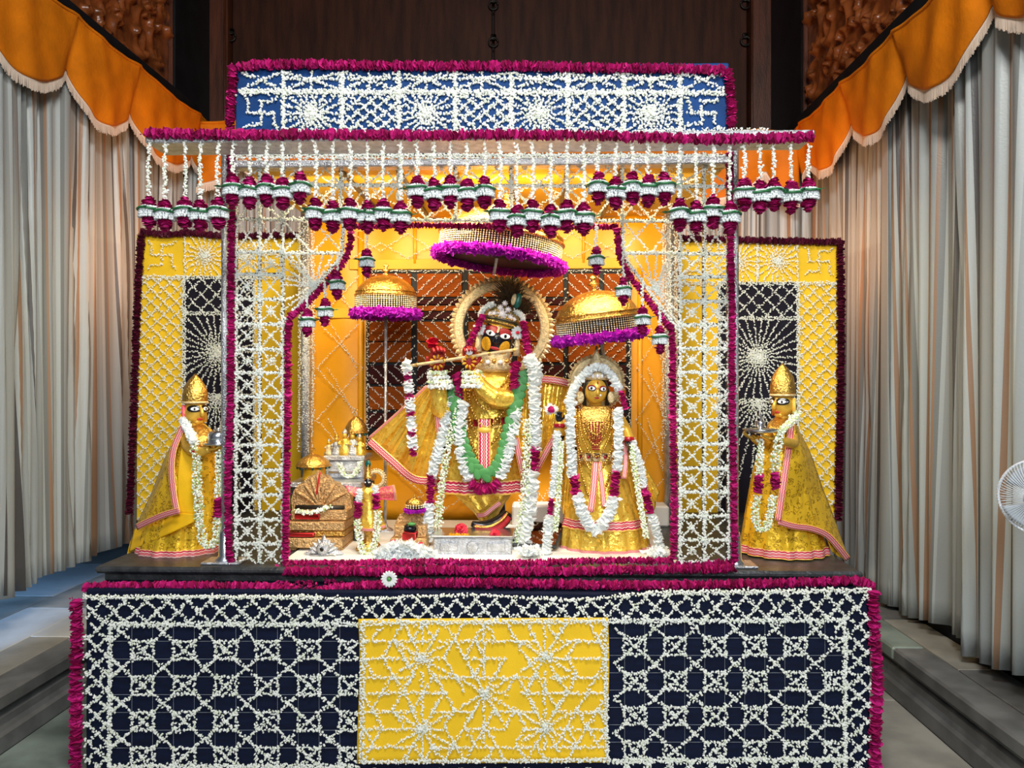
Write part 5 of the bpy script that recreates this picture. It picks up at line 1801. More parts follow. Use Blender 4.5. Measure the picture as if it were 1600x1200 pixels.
# head
HC = W(931, 611, Y2 - 0.05)
HR = (0.062, 0.062, 0.074)
HM = frame_m(math.radians(4), math.radians(4))
hd = MB().ball(HC, HR, HM, 26, 18)
hd.tube([HC, W(931, 642, Y2 - .02)], [0.035, 0.032], 12)
hd.build('head', M['face_gold'], st2)
FT = lambda nm, mt, az, el, w, h, t=0.003, rot=0.0, out=0.0: feature(st2, nm, mt, HC, HR, HM, az, el, w, h, t, rot, out)
for s_ in (-1, 1):
    FT('red_eyelid', 'paint_red', s_ * 30, 12, 0.027, 0.017, 0.003, -s_ * 0.1)
    eye(st2, HC, HR, HM, s_ * 30, 10, 0.020, 0.0115, rot=-s_ * 0.1)
MB().tube([face_pt(0, 14, 0.001), face_pt(0, 0, 0.009), face_pt(0, -10, 0.016), face_pt(0, -14, 0.006)], [0.006, 0.008, 0.011, 0.007], 8).build('nose', M['face_gold'], st2)
FT('lips', 'lip', 0, -30, 0.014, 0.006, 0.005)
FT('nose_ring', 'eye_white', 16, -16, 0.006, 0.006, 0.003, 0, 0.006)
FT('forehead_mark', 'paint_red', 0, 38, 0.004, 0.012, 0.003)
MB().ball(HC + np.array((0, 0.018, 0.012)), (0.072, 0.062, 0.078), HM).build('hair', M['hair'], st2)
for s_ in (-1, 1):
    MB().tube(smoothpath([W(931 + s_ * 16, 606, Y2 - .04), W(931 + s_ * 19, 622, Y2 - .03), W(931 + s_ * 17, 636, Y2 - .02)], 4), [0.014, 0.016, 0.010], 8).build('hair_lock', M['hair'], st2)
    MB().ball(W(931 + s_ * 24, 621, Y2 - .07), (0.020, 0.012, 0.034)).build('earring', M['palegold'], st2)
MB().lathe([(0.060, 0.0), (0.068, 0.012), (0.064, 0.035), (0.046, 0.065), (0.040, 0.085), (0.026, 0.115), (0.012, 0.15), (0.004, 0.19)], W(932, 594, Y2 - 0.03), 26).build('crown', M['palegold'], st2)
for k in range(7):
    a = -1.2 + 0.4 * k
    c = W(932, 594, Y2 - 0.03) + np.array((0.066 * math.sin(a), -0.066 * math.cos(a), 0.022))
    MB().ball(c, (0.010, 0.007, 0.013), Matrix.Rotation(a, 3, 'Z'), 8, 6).build('crown_gem', M['gem'], st2)
halo(st2, 932, 598, Y2 + 0.06, 40, 30, 40, tl=0.15)
MB().tube([W(932, 638, Y2 + 0.07), (W(932, 640, Y2 + 0.07)[0], Y2 + 0.07, 1.6)], 0.012, 8).build('halo_rod', M['gold'], st2)
# arms and hands
MB().tube(smoothpath([W(900, 650, Y2), W(884, 668, Y2 - .04), W(874, 672, Y2 - .10), W(874, 658, Y2 - .13)], 5), [0.040, 0.036, 0.030, 0.022], 12).build('arm', M['face_gold'], st2)
hand(st2, W(874, 660, Y2 - .13), (-0.1, -0.2, 1), (0.2, -1, 0), 0.085, 'face_black', curl=0.7, thumb=1)
MB().tube(smoothpath([W(962, 650, Y2), W(976, 672, Y2 - .02), W(983, 688, Y2 - .08), W(984, 692, Y2 - .12)], 5), [0.040, 0.036, 0.030, 0.022], 12).build('arm', M['face_gold'], st2)
hand(st2, W(983, 687, Y2 - .12), (0.15, -0.5, -0.6), (0, -0.4, -1), 0.085, 'face_black', curl=0.5, thumb=-1)
for (px, py) in ((874, 665), (982, 686)):
    MB().lathe([(0.028, -0.012), (0.034, 0.0), (0.028, 0.012)], W(px, py, Y2 - .12), 16).build('bangle', M['ruby'], st2)
YC = Y2 - 0.21
rope('white garland over the crown of the shorter statue', [('white', [(888, 628, YC + .06), (899, 604, YC + .08), (915, 583, YC + .10), (934, 573, YC + .11), (953, 584, YC + .10), (967, 608, YC + .08)], 8), ('rose', [(970, 612, YC + .07), (978, 638, YC + .06)], 5)])
rope('white loop garland with rose bands on the shorter statue\'s skirt', [('white', [(893, 630, YC + .06), (891, 670, YC + .04), (894, 742, YC + .03)], 9), ('rose', [(897, 743, YC + .02), (901, 774, YC + .01)], 8), ('white', [(903, 776, YC), (912, 806, YC - .02), (931, 830, YC - .03), (950, 806, YC - .02), (958, 780, YC)], 11), ('rose', [(959, 776, YC + .01), (963, 738, YC + .02)], 8), ('white', [(964, 736, YC + .03), (967, 690, YC + .04), (965, 640, YC + .06)], 9)])
rope('long white garland with bud string at the left of the shorter statue', [('white', [(871, 676, YC + .08), (868, 720, YC + .06), (863, 776, YC + .04)], 7), ('rose', [(862, 780, YC + .03), (859, 806, YC + .02)], 5), ('white', [(858, 808, YC + .02), (856, 835, YC), (853, 866, YC)], 9), ('bud', [(877, 690, YC + .06), (874, 750, YC + .03), (868, 830, YC)], 5)])
rope('long white garland with bud string at the right of the shorter statue', [('white', [(988, 690, YC + .08), (1000, 726, YC + .06), (1007, 762, YC + .04)], 7), ('rose', [(1008, 766, YC + .03), (1015, 800, YC + .02)], 8), ('white', [(1018, 804, YC + .02), (1027, 836, YC), (1034, 866, YC)], 9), ('bud', [(986, 694, YC + .06), (996, 760, YC + .01), (1010, 840, YC - .03)], 5)])
hf = thing('rose_bloom', 'white and pink blossom on the raised hand of the shorter statue', 'flower', W(861, 641, Y2 - .17))
petals([W(861, 641, Y2 - .16), W(862, 639, Y2 - .17)], 0.034, 0.0006, 0.026, 5).build('white_petals', M['petal'], hf, smooth=False)
discs([W(861, 640, Y2 - .195), W(861, 640, Y2 - .21)], 0.018, 0.005, 10).build('pink_centre', M['rose'], hf, smooth=False)

# ------------------------------------------------------------------ attendants to both sides
def garb_head(root, px, py, Y, yaw, s=1.0, crown_h=0.17, blackband=False):
    global HC, HR, HM
    HC = W(px, py, Y)
    HR = (0.058 * s, 0.064 * s, 0.072 * s)
    HM = frame_m(yaw, 0)
    hd = MB().ball(HC, HR, HM, 26, 18)
    hd.tube([HC, HC + np.array((0, 0.01, -0.12))], [0.036, 0.040], 12)
    hd.build('head', M['face_gold'], root)
    ft = lambda nm, mt, az, el, w, h, t=0.003, rot=0.0, out=0.0: feature(root, nm, mt, HC, HR, HM, az, el, w, h, t, rot, out)
    for s_ in (-1, 1):
        ft('eye_liner', 'eye_black', s_ * 32, 14, 0.038 * s, 0.020 * s, 0.004)
        eye(root, HC, HR, HM, s_ * 30, 12, 0.022 * s, 0.0105 * s)
    MB().tube([face_pt(0, 22, 0.001), face_pt(0, 4, 0.012), face_pt(0, -10, 0.024), face_pt(0, -16, 0.008)], [0.007, 0.009, 0.013, 0.008], 10).build('nose', M['face_gold'], root)
    ft('lips', 'lip', 0, -34, 0.016, 0.007, 0.007)
    ft('chin', 'face_gold', 0, -52, 0.024, 0.016, 0.012)
    cm = MB().lathe([(0.058 * s, 0.0), (0.063 * s, 0.006), (0.066 * s, 0.03), (0.065 * s, 0.055), (0.055 * s, crown_h * 0.58), (0.032 * s, crown_h * 0.80), (0.012 * s, crown_h * 0.93), (0.003, crown_h)], HC + np.array((0, 0, 0.042 * s)), 24)
    cm.build('crown', M['gold'], root)
    q = MB()
    q.tube([HC + np.array((0.064 * s * math.cos(a), 0.064 * s * math.sin(a), 0.050 * s)) for a in np.linspace(0, 2 * math.pi, 25)], 0.006, 6)
    q.build('crown_band', M['palegold'], root)
    MB().tube([HC + HM @ np.array((sx * 0.058 * s, 0.012, 0.035)) for sx in (1, 1)][:1] + [HC + HM @ np.array((0.060 * s, 0.010, -0.06))], 0.012, 8).build('head_cloth', M['trim'], root)
    MB().tube([HC + HM @ np.array((-0.058 * s, 0.012, 0.035)), HC + HM @ np.array((-0.060 * s, 0.010, -0.06))], 0.012, 8).build('head_cloth', M['pink'], root)

# left attendant
YL = 4.12
al = thing('attendant_statue', 'gold-faced attendant statue at left carrying a covered dish', 'statue', (W(290, 700, YL)[0], YL, ZS))
bl = pf(YL)
loft([(283, bl, YL, 66, 0.19, 0.06), (285, 842, YL, 62, 0.18, 0.05), (290, 800, YL, 55, 0.165, 0.04), (297, 750, YL, 44, 0.145, 0.02), (303, 712, YL, 34, 0.12), (305, 690, YL, 29, 0.105), (304, 672, YL, 22, 0.09), (304, 660, YL, 13, 0.06)], 90, 14).build('robe', M['brocade2'], al)
loft([(283, bl, YL, 67.4, 0.194, 0.06), (283.5, bl - 6, YL, 66.8, 0.192, 0.06), (284, bl - 13, YL, 65.6, 0.189, 0.056)], 90, 14, caps=False).build('hem_border', M['trim'], al)
sheet([W(284, 664, YL + .02), W(258, 716, YL + .06), W(236, 772, YL + .06), W(208, 832, YL + .05)], [W(290, 668, YL - .10), W(274, 712, YL - .14), W(276, 756, YL - .18), W(278, 802, YL - .21)], 40, 20, 2, 0.006, bow=0.03).build('cape', M['brocade2'], al, solid=0.005)
sheet([W(290, 670, YL - .10), W(278, 735, YL - .17), W(279, 802, YL - .215)], [W(296, 684, YL - .12), W(309, 750, YL - .19), W(318, 806, YL - .235)], 30, 14, 1, 0.004).build('cape_lining', M['plainyellow'], al, solid=0.005)
sheet([W(318, 806, YL - .235), W(279, 802, YL - .215), W(245, 814, YL - .12), W(210, 828, YL - .02)], [W(317, 808, YL - .235), W(282, 826, YL - .23), W(240, 845, YL - .16), W(202, 862, YL - .05)], 40, 12, 2, 0.004).build('cape_lining', M['plainyellow'], al, solid=0.005)
sheet([W(214, 830, YL - .02), W(208, 838, YL), W(204, 846, YL + .02)], [W(208, 872, YL - .06), W(202, 874, YL - .02), W(196, 876, YL + .02)], 16, 14, 1.5, 0.006).build('cape_tip', M['plainyellow'], al, solid=0.005)
ribbon([(286, 666, YL - .09), (272, 700, YL - .12), (268, 735, YL - .155), (272, 775, YL - .19), (277, 802, YL - .22)], 10, parent=al, lift=0.02)
ribbon([(280, 798, YL - .24), (258, 804, YL - .20), (236, 813, YL - .15), (213, 824, YL - .09)], 10, parent=al, lift=0.03)
garb_head(al, 305, 643, YL - .04, math.radians(50), 1.0, 0.165)
loft([(316, 698, YL - .13, 11, 0.045), (314, 684, YL - .12, 16, 0.055), (311, 672, YL - .08, 15, 0.05), (308, 664, YL - .04, 10, 0.04)], 26).build('gold_collar', M['gold'], al)
MB().tube(smoothpath([W(288, 676, YL - .06), W(294, 700, YL - .16), W(312, 706, YL - .24), W(328, 702, YL - .26)], 5), [0.026, 0.026, 0.024, 0.020], 12).build('arm', M['face_gold'], al)
MB().tube(smoothpath([W(322, 676, YL - .02), W(336, 694, YL - .06), W(340, 704, YL - .18)], 5), [0.034, 0.030, 0.022], 12).build('arm', M['face_gold'], al)
hand(al, W(326, 703, YL - .26), (1, -0.1, 0.12), (0, 0, 1), 0.085, 'face_gold', curl=0.3, thumb=-1)
hand(al, W(338, 704, YL - .20), (0.6, -0.8, 0.1), (0, 0, 1), 0.085, 'face_gold', curl=0.3, thumb=1)
for px in (307, 312, 317):
    MB().lathe([(0.030, -0.007), (0.036, 0.0), (0.030, 0.007)], W(px, 705, YL - .225), 16).build('bangle', M['ruby'] if px != 312 else M['gold'], al)
dish = thing('covered_dish', 'polished steel dish with domed lid held by the left attendant', 'dish', W(341, 697, YL - .24))
c = W(341, 697, YL - .24)
MB().lathe([(0.030, 0.0), (0.062, 0.006), (0.074, 0.014), (0.072, 0.018), (0.03, 0.012)], c, 28).build('plate', M['steel'], dish)
MB().lathe([(0.052, 0.016), (0.050, 0.06), (0.044, 0.076), (0.02, 0.080), (0.004, 0.082)], c, 28).build('lid', M['steel'], dish)
MB().ball(c + np.array((0, 0, 0.088)), 0.009).build('knob', M['steel'], dish)
YG1 = YL - .27
rope('thick white garland round the neck of the left attendant', [('bud', [(286, 656, YL - .07), (296, 674, YL - .16), (304, 694, YL - .24), (308, 722, YL - .25), (307, 752, YL - .26), (310, 790, YL - .27)], 8), ('white', [(286, 656, YL - .08), (294, 672, YL - .17), (302, 690, YL - .25)], 7)])
rope('white loop garland on the front of the left attendant', [('bud', [(342, 706, YG1), (343, 740, YG1), (341, 776, YG1)], 8), ('rose', [(341, 780, YG1), (340, 806, YG1)], 8), ('bud', [(340, 808, YG1), (338, 838, YG1), (328, 855, YG1), (318, 846, YG1), (312, 820, YG1), (310, 790, YG1)], 8)])

# right attendant
YR = 4.12
ar = thing('attendant_statue', 'gold-faced attendant statue at right holding out a flat plate', 'statue', (W(1230, 700, YR)[0], YR, ZS))
br = pf(YR)
loft([(1224, br, YR, 64, 0.19, 0.06), (1222, 842, YR, 60, 0.18, 0.05), (1220, 800, YR, 52, 0.165, 0.04), (1218, 750, YR, 42, 0.145, 0.02), (1219, 710, YR, 34, 0.12), (1221, 688, YR, 29, 0.105), (1223, 668, YR, 22, 0.09), (1224, 655, YR, 13, 0.06)], 90, 14, 1.0).build('robe', M['brocade2'], ar)
loft([(1224, br, YR, 65.4, 0.194, 0.06), (1224, br - 6, YR, 64.8, 0.192, 0.06), (1223.5, br - 13, YR, 63.8, 0.189, 0.056)], 90, 14, 1.0, caps=False).build('hem_border', M['trim'], ar)
sheet([W(1236, 654, YR - .04), W(1262, 700, YR + .03), W(1290, 775, YR + .05), (W(1322, 862, YR + .04))], [W(1238, 662, YR - .11), W(1226, 745, YR - .18), W(1218, 815, YR - .215), W(1288, 834, YR - .12)], 50, 24, 2.4, 0.010, bow=0.05).build('cape', M['brocade2'], ar, solid=0.005)
sheet([W(1288, 830, YR - .12), W(1300, 838, YR - .06), W(1310, 842, YR + .03)], [W(1300, 862, YR - .10), W(1314, 872, YR - .04), W(1326, 874, YR + .02)], 20, 14, 1.5, 0.006).build('cape_tip', M['brocade2'], ar, solid=0.005)
ribbon([(1237, 664, YR - .11), (1231, 710, YR - .155), (1223, 765, YR - .20), (1216, 814, YR - .225)], 11, parent=ar, lift=0.03)
ribbon([(1216, 815, YR - .225), (1240, 822, YR - .20), (1268, 826, YR - .155), (1292, 836, YR - .11), (1310, 855, YR - .07), (1325, 874, YR - .02)], 10, parent=ar, lift=0.03)
garb_head(ar, 1223, 632, YR - .04, math.radians(-50), 1.0, 0.18)
loft([(1213, 676, YR - .13, 11, 0.045), (1215, 668, YR - .12, 16, 0.055), (1217, 660, YR - .08, 15, 0.05), (1220, 653, YR - .04, 10, 0.04)], 26).build('gold_collar', M['gold'], ar)
MB().tube(smoothpath([W(1236, 672, YR - .06), W(1240, 692, YR - .16), (W(1226, 690, YR - .24)), W(1208, 686, YR - .27)], 5), [0.026, 0.026, 0.024, 0.020], 12).build('arm', M['face_gold'], ar)
MB().tube(smoothpath([W(1205, 676, YR - .02), W(1194, 692, YR - .08), W(1184, 688, YR - .18), W(1178, 684, YR - .22)], 5), [0.034, 0.030, 0.025, 0.020], 12).build('arm', M['face_gold'], ar)
hand(ar, W(1210, 686, YR - .27), (-1, -0.1, 0.16), (0, 0, 1), 0.085, 'face_gold', curl=0.3, thumb=1)
hand(ar, W(1182, 685, YR - .22), (-1, -0.3, 0.16), (0, 0, 1), 0.085, 'face_gold', curl=0.3, thumb=-1)
pl = thing('offering_plate', 'dark steel plate with small cup on the hands of the right attendant', 'plate', W(1188, 676, YR - .27))
c = W(1188, 677, YR - .26)
MB().lathe([(0.030, 0.0), (0.076, 0.008), (0.088, 0.020), (0.086, 0.023), (0.070, 0.013), (0.02, 0.010)], c, 30).build('plate', M['steel'], pl)
MB().lathe([(0.016, 0.012), (0.010, 0.024), (0.022, 0.040), (0.026, 0.060), (0.022, 0.062), (0.006, 0.045)], c, 20).build('cup', M['steel'], pl)
MB().tube(smoothpath([c + np.array((0.0, 0, 0.05)), c + np.array((0.004, 0, 0.085)), c + np.array((-0.006, 0, 0.10))], 4), 0.006, 8).build('cup_handle', M['steel'], pl)
YG2 = YR - .28
rope('white garland round the neck of the right attendant', [('bud', [(1247, 644, YR - .08), (1234, 660, YR - .18), (1220, 676, YR - .29), (1214, 704, YR - .30), (1211, 736, YR - .28)], 8)])
rope('white loop garland with rose bands on the front of the right attendant', [('bud', [(1188, 688, YG2), (1188, 712, YG2), (1186, 740, YG2)], 7), ('rose', [(1186, 744, YG2), (1184, 768, YG2)], 8), ('bud', [(1183, 776, YG2), (1179, 806, YG2), (1186, 828, YG2), (1198, 824, YG2), (1205, 800, YG2), (1208, 776, YG2)], 7), ('rose', [(1211, 740, YG2), (1212, 762, YG2)], 8)])

# ------------------------------------------------------------------ gold parasols
def parasol(label, px, py, Y, R, H, rot, rod_to=None, hook=False, rod_dx=0.0, fringe_mat='purple', bead_h=0.09, scale=1.0):
    """dome with finial, bead curtain and fringe; origin at the centre of its rim"""
    root = thing('parasol', label, 'parasol', W(px, py, Y), rot, group='gold ceremonial parasols')
    prof = [(R * 0.985, -0.012), (R, 0.0), (R * 0.97, H * 0.16), (R * 0.90, H * 0.38), (R * 0.78, H * 0.58), (R * 0.60, H * 0.78), (R * 0.36, H * 0.93), (R * 0.12, H), (0.01, H * 1.005)]
    MB().lathe(prof, (0, 0, 0), 48).build('dome', M['gold'], root, local=True)
    for t, q in ((0.0, 1.01), (0.17, 0.98)):
        MB().tube([(R * q * math.cos(a), R * q * math.sin(a), H * t) for a in np.linspace(0, 2 * math.pi, 49)], R * 0.022, 6).build('rim_ring', M['gold'], root, local=True)
    MB().lathe([(R * 0.10, H * 0.98), (R * 0.05, H * 1.06), (R * 0.055, H * 1.16), (R * 0.15, H * 1.24), (R * 0.06, H * 1.30), (R * 0.05, H * 1.40), (R * 0.10, H * 1.48), (R * 0.02, H * 1.56)], (0, 0, 0), 20).build('finial', M['gold'], root, local=True)
    nst = int(2 * math.pi * R / 0.0155)
    nb = int(bead_h / 0.0115)
    m = MB()
    C = []
    for k in range(nst):
        a = 2 * math.pi * k / nst
        for j in range(nb):
            C.append((R * 0.985 * math.cos(a), R * 0.985 * math.sin(a), -0.010 - 0.0115 * j))
    C = np.array(C)
    r = 0.0056
    V = np.stack([C + d for d in np.array([(0, 0, r), (r, 0, 0), (0, r, 0), (-r, 0, 0), (0, -r, 0), (0, 0, -r)])], 1).reshape(-1, 3)
    f = np.array([(0, 1, 2), (0, 2, 3), (0, 3, 4), (0, 4, 1), (5, 2, 1), (5, 3, 2), (5, 4, 3), (5, 1, 4)])
    m.add(V, (f[None] + (np.arange(len(C)) * 6)[:, None, None]).reshape(-1, 3))
    m.build('bead_curtain', M['bead'], root, local=True, kind='stuff')
    MB().lathe([(R * 0.95, -bead_h - 0.012), (R * 0.965, -bead_h * 0.5), (R * 0.97, -0.008)], (0, 0, 0), 40).build('lining', M['hair'], root, local=True)
    zf = -bead_h - 0.022
    ring = [(R * 1.02 * math.cos(a), R * 1.02 * math.sin(a), zf) for a in np.linspace(0, 2 * math.pi, 60)]
    m = petals(ring, 0.030, 0.0022, 0.034, 4)
    discs(ring, 0.026, 0.009, 9, mb=m)
    m.build('fringe', M[fringe_mat], root, local=True, kind='stuff', smooth=False)
    if rod_to is not None:
        MB().tube([(0, 0, H * 0.9), (rod_dx, 0, rod_to)], 0.009, 10).build('rod', M['silver'], root, local=True)
        if rod_dx == 0.0:
            MB().lathe([(0.05, rod_to), (0.05, rod_to + 0.012), (0.018, rod_to + 0.03), (0.012, rod_to + 0.05)], (0, 0, 0), 18).build('rod_foot', M['silver'], root, local=True)
    return root
Yq = 4.62
c = W(603, 462, Yq)
parasol('gold parasol with purple fringe on a silver rod at the left', 603, 462, Yq, 48 * Yq / F, 0.125, (0.03, 0, 0.3), ZS - c[2])
Yq = 4.30
parasol('large tilted gold parasol with purple fringe over the shorter statue', 933, 497, Yq, 66 * Yq / F, 0.155, (0.05, math.radians(-7.5), 0.2), -0.35, bead_h=0.085, rod_dx=0.02)
Yq = 4.30
parasol('gold parasol with purple fringe above the tall statue, half hidden by the arch', 784, 374, Yq, 97 * Yq / F, 0.17, (0.02, math.radians(7), 0.1), -0.20, bead_h=0.10, rod_dx=-0.02)

# ------------------------------------------------------------------ the small things at the statues' feet, left
def px_prism(pts, Y0, Y1, name, mat, parent, smooth=False):
    """outline in photo pixels taken at depth Y0, pushed straight back to Y1"""
    q = [W(p[0], p[1], Y0) for p in pts]
    return MB().prism([(p[0], p[2]) for p in q], Y0, Y1).build(name, M[mat], parent, smooth=smooth)

YT1 = 4.16
bt = pf(YT1)
tb = thing('shelf', 'dark low wooden bench carrying the gilded seat and lidded urns', 'bench', (W(512, 700, 4.5)[0], 4.5, ZS))
x0_, x1_ = W(460, 700, 4.45)[0], W(572, 700, 4.45)[0]
MB().bevbox(x0_, x1_, 4.33, 4.75, 1.30, 1.33, 0.005).build('board', M['silver'], tb, smooth=False)
for xx in (x0_ + 0.03, x1_ - 0.03):
    for yy in (4.36, 4.72):
        MB().bevbox(xx - 0.02, xx + 0.02, yy - 0.02, yy + 0.02, ZS, 1.30, 0.004).build('leg', M['darkmetal'], tb, smooth=False)
tb.name = 'offering_bench'
# gilded seat with a shell-shaped back
th_ = thing('gilded_throne', 'gilded miniature throne with shell-shaped back and red cushions', 'throne', (W(500, 700, YT1)[0], YT1, ZS))
sh_ = [(456, 797), (455, 780), (459, 766), (466, 757), (474, 753), (482, 744), (491, 742), (496, 735), (501, 742), (511, 743), (519, 752), (529, 755), (537, 764), (545, 768), (549, 780), (550, 792), (546, 797)]
px_prism(sh_, YT1 + 0.10, YT1 + 0.14, 'shell_back', 'copper', th_)
for (xe, ye) in ((462, 768), (476, 757), (486, 747), (496, 741), (508, 747), (523, 757), (540, 770)):
    MB().tube(smoothpath([W(501, 796, YT1 + .10), W((501 + xe) / 2, (796 + ye) / 2 - 3, YT1 + .095), W(xe, ye, YT1 + .10)], 4), [0.006, 0.010, 0.012, 0.008], 8).build('shell_rib', M['copper'], th_)
for (xa, xb, ya, yb, da, db, mm) in ((456, 543, 797, 812, -0.02, 0.20, 'copper'), (455, 542, 813, 826, -0.06, 0.22, 'copper'), (455, 541, 827, 836, -0.04, 0.22, 'gold'), (456, 540, 837, min(858, bt - 8), -0.08, 0.24, 'copper')):
    a, b = W(xa, yb, YT1), W(xb, ya, YT1)
    MB().bevbox(a[0], b[0], YT1 + da, YT1 + db, max(a[2], ZS), b[2], 0.005).build('step', M[mm], th_, smooth=False)
a = W(458, 856, YT1)
for px in (462, 534):
    p = W(px, 850, YT1)
    MB().bevbox(p[0] - 0.02, p[0] + 0.02, YT1 - 0.06, YT1 + 0.2, ZS, W(px, 852, YT1)[2], 0.004).build('foot', M['copper'], th_, smooth=False)
for (px, py, wpx, h, dy) in ((482, 806, 20, 0.030, -0.03), (476, 832, 20, 0.022, -0.07)):
    p = W(px, py, YT1)
    MB().bevbox(p[0] - wpx * YT1 / F, p[0] + wpx * YT1 / F, YT1 + dy, YT1 + dy + 0.05, p[2] - h / 2, p[2] + h / 2, 0.006).build('red_cushion', M['red'], th_)
MB().tube(smoothpath([W(500, 738, YT1 + .08), W(497, 755, YT1 + .08), W(494, 774, YT1 + .09)], 4), 0.005, 6).build('red_thread', M['red'], th_)
MB().tube([W(462, 793, YT1 + .03), W(538, 795, YT1 + .03)], [0.015, 0.03, 0.03, 0.02], 12).build('black_cushion', M['hair'], th_)
rope('small jasmine garland lying across the seat of the gilded throne', [('bud', [(462, 797, YT1 - .03), (476, 801, YT1 - .04), (494, 799, YT1 - .04), (514, 792, YT1 - .02)], 7)], group='small garlands on the offerings')
# lidded urns
def urn(label, px, ytop, ybase, Y, R, body):
    base = W(px, ybase, Y)
    root = thing('lidded_urn', label, 'urn', base)
    s = Y / F
    H = (ybase - ytop) * s
    MB().lathe([(R * 0.62, 0), (R * 0.66, H * 0.1), (R * 0.58, H * 0.3), (R * 0.60, H * 0.46)], base, 24).build('body', M[body], root)
    MB().lathe([(R * 0.98, H * 0.46), (R, H * 0.50), (R * 0.92, H * 0.60), (R * 0.62, H * 0.72), (R * 0.25, H * 0.80), (R * 0.1, H * 0.82)], base, 28).build('lid', M['gold'], root)
    MB().tube([base + np.array((R * math.cos(a), R * math.sin(a), H * 0.47)) for a in np.linspace(0, 2 * math.pi, 33)], 0.005, 6).build('lid_rim', M['gold'], root)
    MB().tube(smoothpath([base + np.array((0, 0, H * 0.80)), base + np.array((-0.012, 0, H * 0.90)), base + np.array((0.004, 0, H * 0.98)), base + np.array((0.014, 0, H * 0.92))], 5), 0.004, 6).build('hook', M['gold'], root)
    n_ = 14
    m = MB()
    for k in range(n_):
        a = 2 * math.pi * k / n_
        m.ball(base + np.array((R * 0.95 * math.cos(a), R * 0.95 * math.sin(a), H * 0.43)), (0.007, 0.007, 0.011), None, 6, 4)
    m.build('lid_drops', M['peacock'], root, kind='stuff')
    return root
u1 = urn('gold lidded urn with hook beside the left flower post', 490, 690, W and pf(4.50, 1.33) if False else 742, 4.40, 0.098, 'plainyellow')
u1.location.z = 1.33
u2 = urn('smaller gold lidded urn with hook on the silver casket', 554, 618, 690, 4.62, 0.070, 'plainyellow')
# silver casket with small figures
YC2 = 4.52
cz0, cz1 = 1.33, W(540, 712, YC2)[2]
ck = thing('silver_casket', 'engraved silver casket carrying small gold figures', 'casket', (W(538, 700, YC2)[0], YC2 + 0.1, cz0))
cx0_, cx1_ = W(508, 700, YC2)[0], W(568, 700, YC2)[0]
MB().bevbox(cx0_, cx1_, YC2, YC2 + 0.2, cz0, cz1 - 0.03, 0.008).build('box', M['silver'], ck, smooth=False)
MB().bevbox(cx0_ - 0.01, cx1_ + 0.01, YC2 - 0.01, YC2 + 0.21, cz1 - 0.03, cz1, 0.006).build('lid', M['silver'], ck, smooth=False)
MB().bevbox(cx0_ + 0.02, cx1_ - 0.02, YC2 - 0.008, YC2 + 0.01, cz0 + 0.03, cz0 + 0.045, 0.003).build('moulding', M['steel'], ck, smooth=False)
u2.location = (W(554, 690, 4.62)[0], 4.66, cz1)
rope('jasmine loop hanging on the front of the silver casket', [('bud', [(530, 725, YC2 - .03), (536, 740, YC2 - .03), (547, 745, YC2 - .03), (557, 736, YC2 - .03), (563, 722, YC2 - .03)], 5)], group='small garlands on the offerings')
def figurine(label, px, py_top, zb, Y, h, robe, crown='gold'):
    base = np.array((W(px, 700, Y)[0], Y, zb))
    root = thing('figurine', label, 'figurine', tuple(base), group='small figures on the silver casket')
    MB().lathe([(h * 0.30, 0), (h * 0.28, h * 0.12), (h * 0.16, h * 0.42), (h * 0.17, h * 0.55), (h * 0.08, h * 0.64)], base, 20, 1, 0.8, 7, 0.05).build('robe', M[robe], root)
    MB().ball(base + np.array((0, -0.004, h * 0.74)), (h * 0.10, h * 0.10, h * 0.12)).build('head', M['face_gold'], root)
    MB().lathe([(h * 0.10, h * 0.80), (h * 0.11, h * 0.85), (h * 0.03, h)], base, 14).build('crown', M[crown], root)
    for s_ in (-1, 1):
        MB().tube(smoothpath([base + np.array((s_ * h * 0.14, 0, h * 0.54)), base + np.array((s_ * h * 0.24, -h * 0.08, h * 0.42)), base + np.array((s_ * h * 0.14, -h * 0.18, h * 0.44))], 4), h * 0.045, 8).build('arm', M[robe], root)
    return root
for i, (px, h, rb, lb) in enumerate(((514, 0.10, 'palegold', 'small silver-gold figure at the left end of the casket'), (526, 0.13, 'silver', 'small silver figure, second from left on the casket'), (539, 0.16, 'brocade', 'small gold-robed figure in the middle of the casket'), (551, 0.15, 'silver', 'small silver figure beside the smaller urn'), (562, 0.13, 'brocade', 'small gold-robed figure at the right end of the casket'))):
    figurine(lb, px, 0, cz1, YC2 + 0.05, h, rb, 'gold' if i % 2 else 'silver')
# miniature statue with pink sleeves
YN = 4.12
mn = thing('miniature_statue', 'miniature crowned statue with pink sleeves and long garlands', 'statue', (W(577, 700, YN)[0], YN, ZS))
bn = pf(YN)
loft([(577, bn, YN, 22, 0.06), (577, bn - 8, YN, 20, 0.055), (577, 840, YN, 8, 0.03), (577, 828, YN, 9, 0.03)], 24).build('stand', M['gold'], mn)
loft([(578, 826, YN, 26, 0.07, 0.06), (577, 800, YN, 18, 0.055, 0.03), (576, 782, YN, 12, 0.045), (575, 768, YN, 14, 0.045), (575, 760, YN, 6, 0.03)], 40, 9).build('robe', M['brocade'], mn)
ribbon([(553, 824, YN - .05), (577, 828, YN - .085), (602, 822, YN - .05)], 5, parent=mn)
HC, HR, HM = W(575, 754, YN - .02), (0.022, 0.022, 0.028), frame_m(0, 0)
MB().ball(HC, HR).build('head', M['face_black'], mn)
for s_ in (-1, 1):
    eye(mn, HC, HR, HM, s_ * 28, 6, 0.007, 0.004)
MB().lathe([(0.024, 0.0), (0.022, 0.02), (0.014, 0.05), (0.005, 0.075), (0.002, 0.085)], W(575, 750, YN - .01), 16).build('crown', M['gold'], mn)
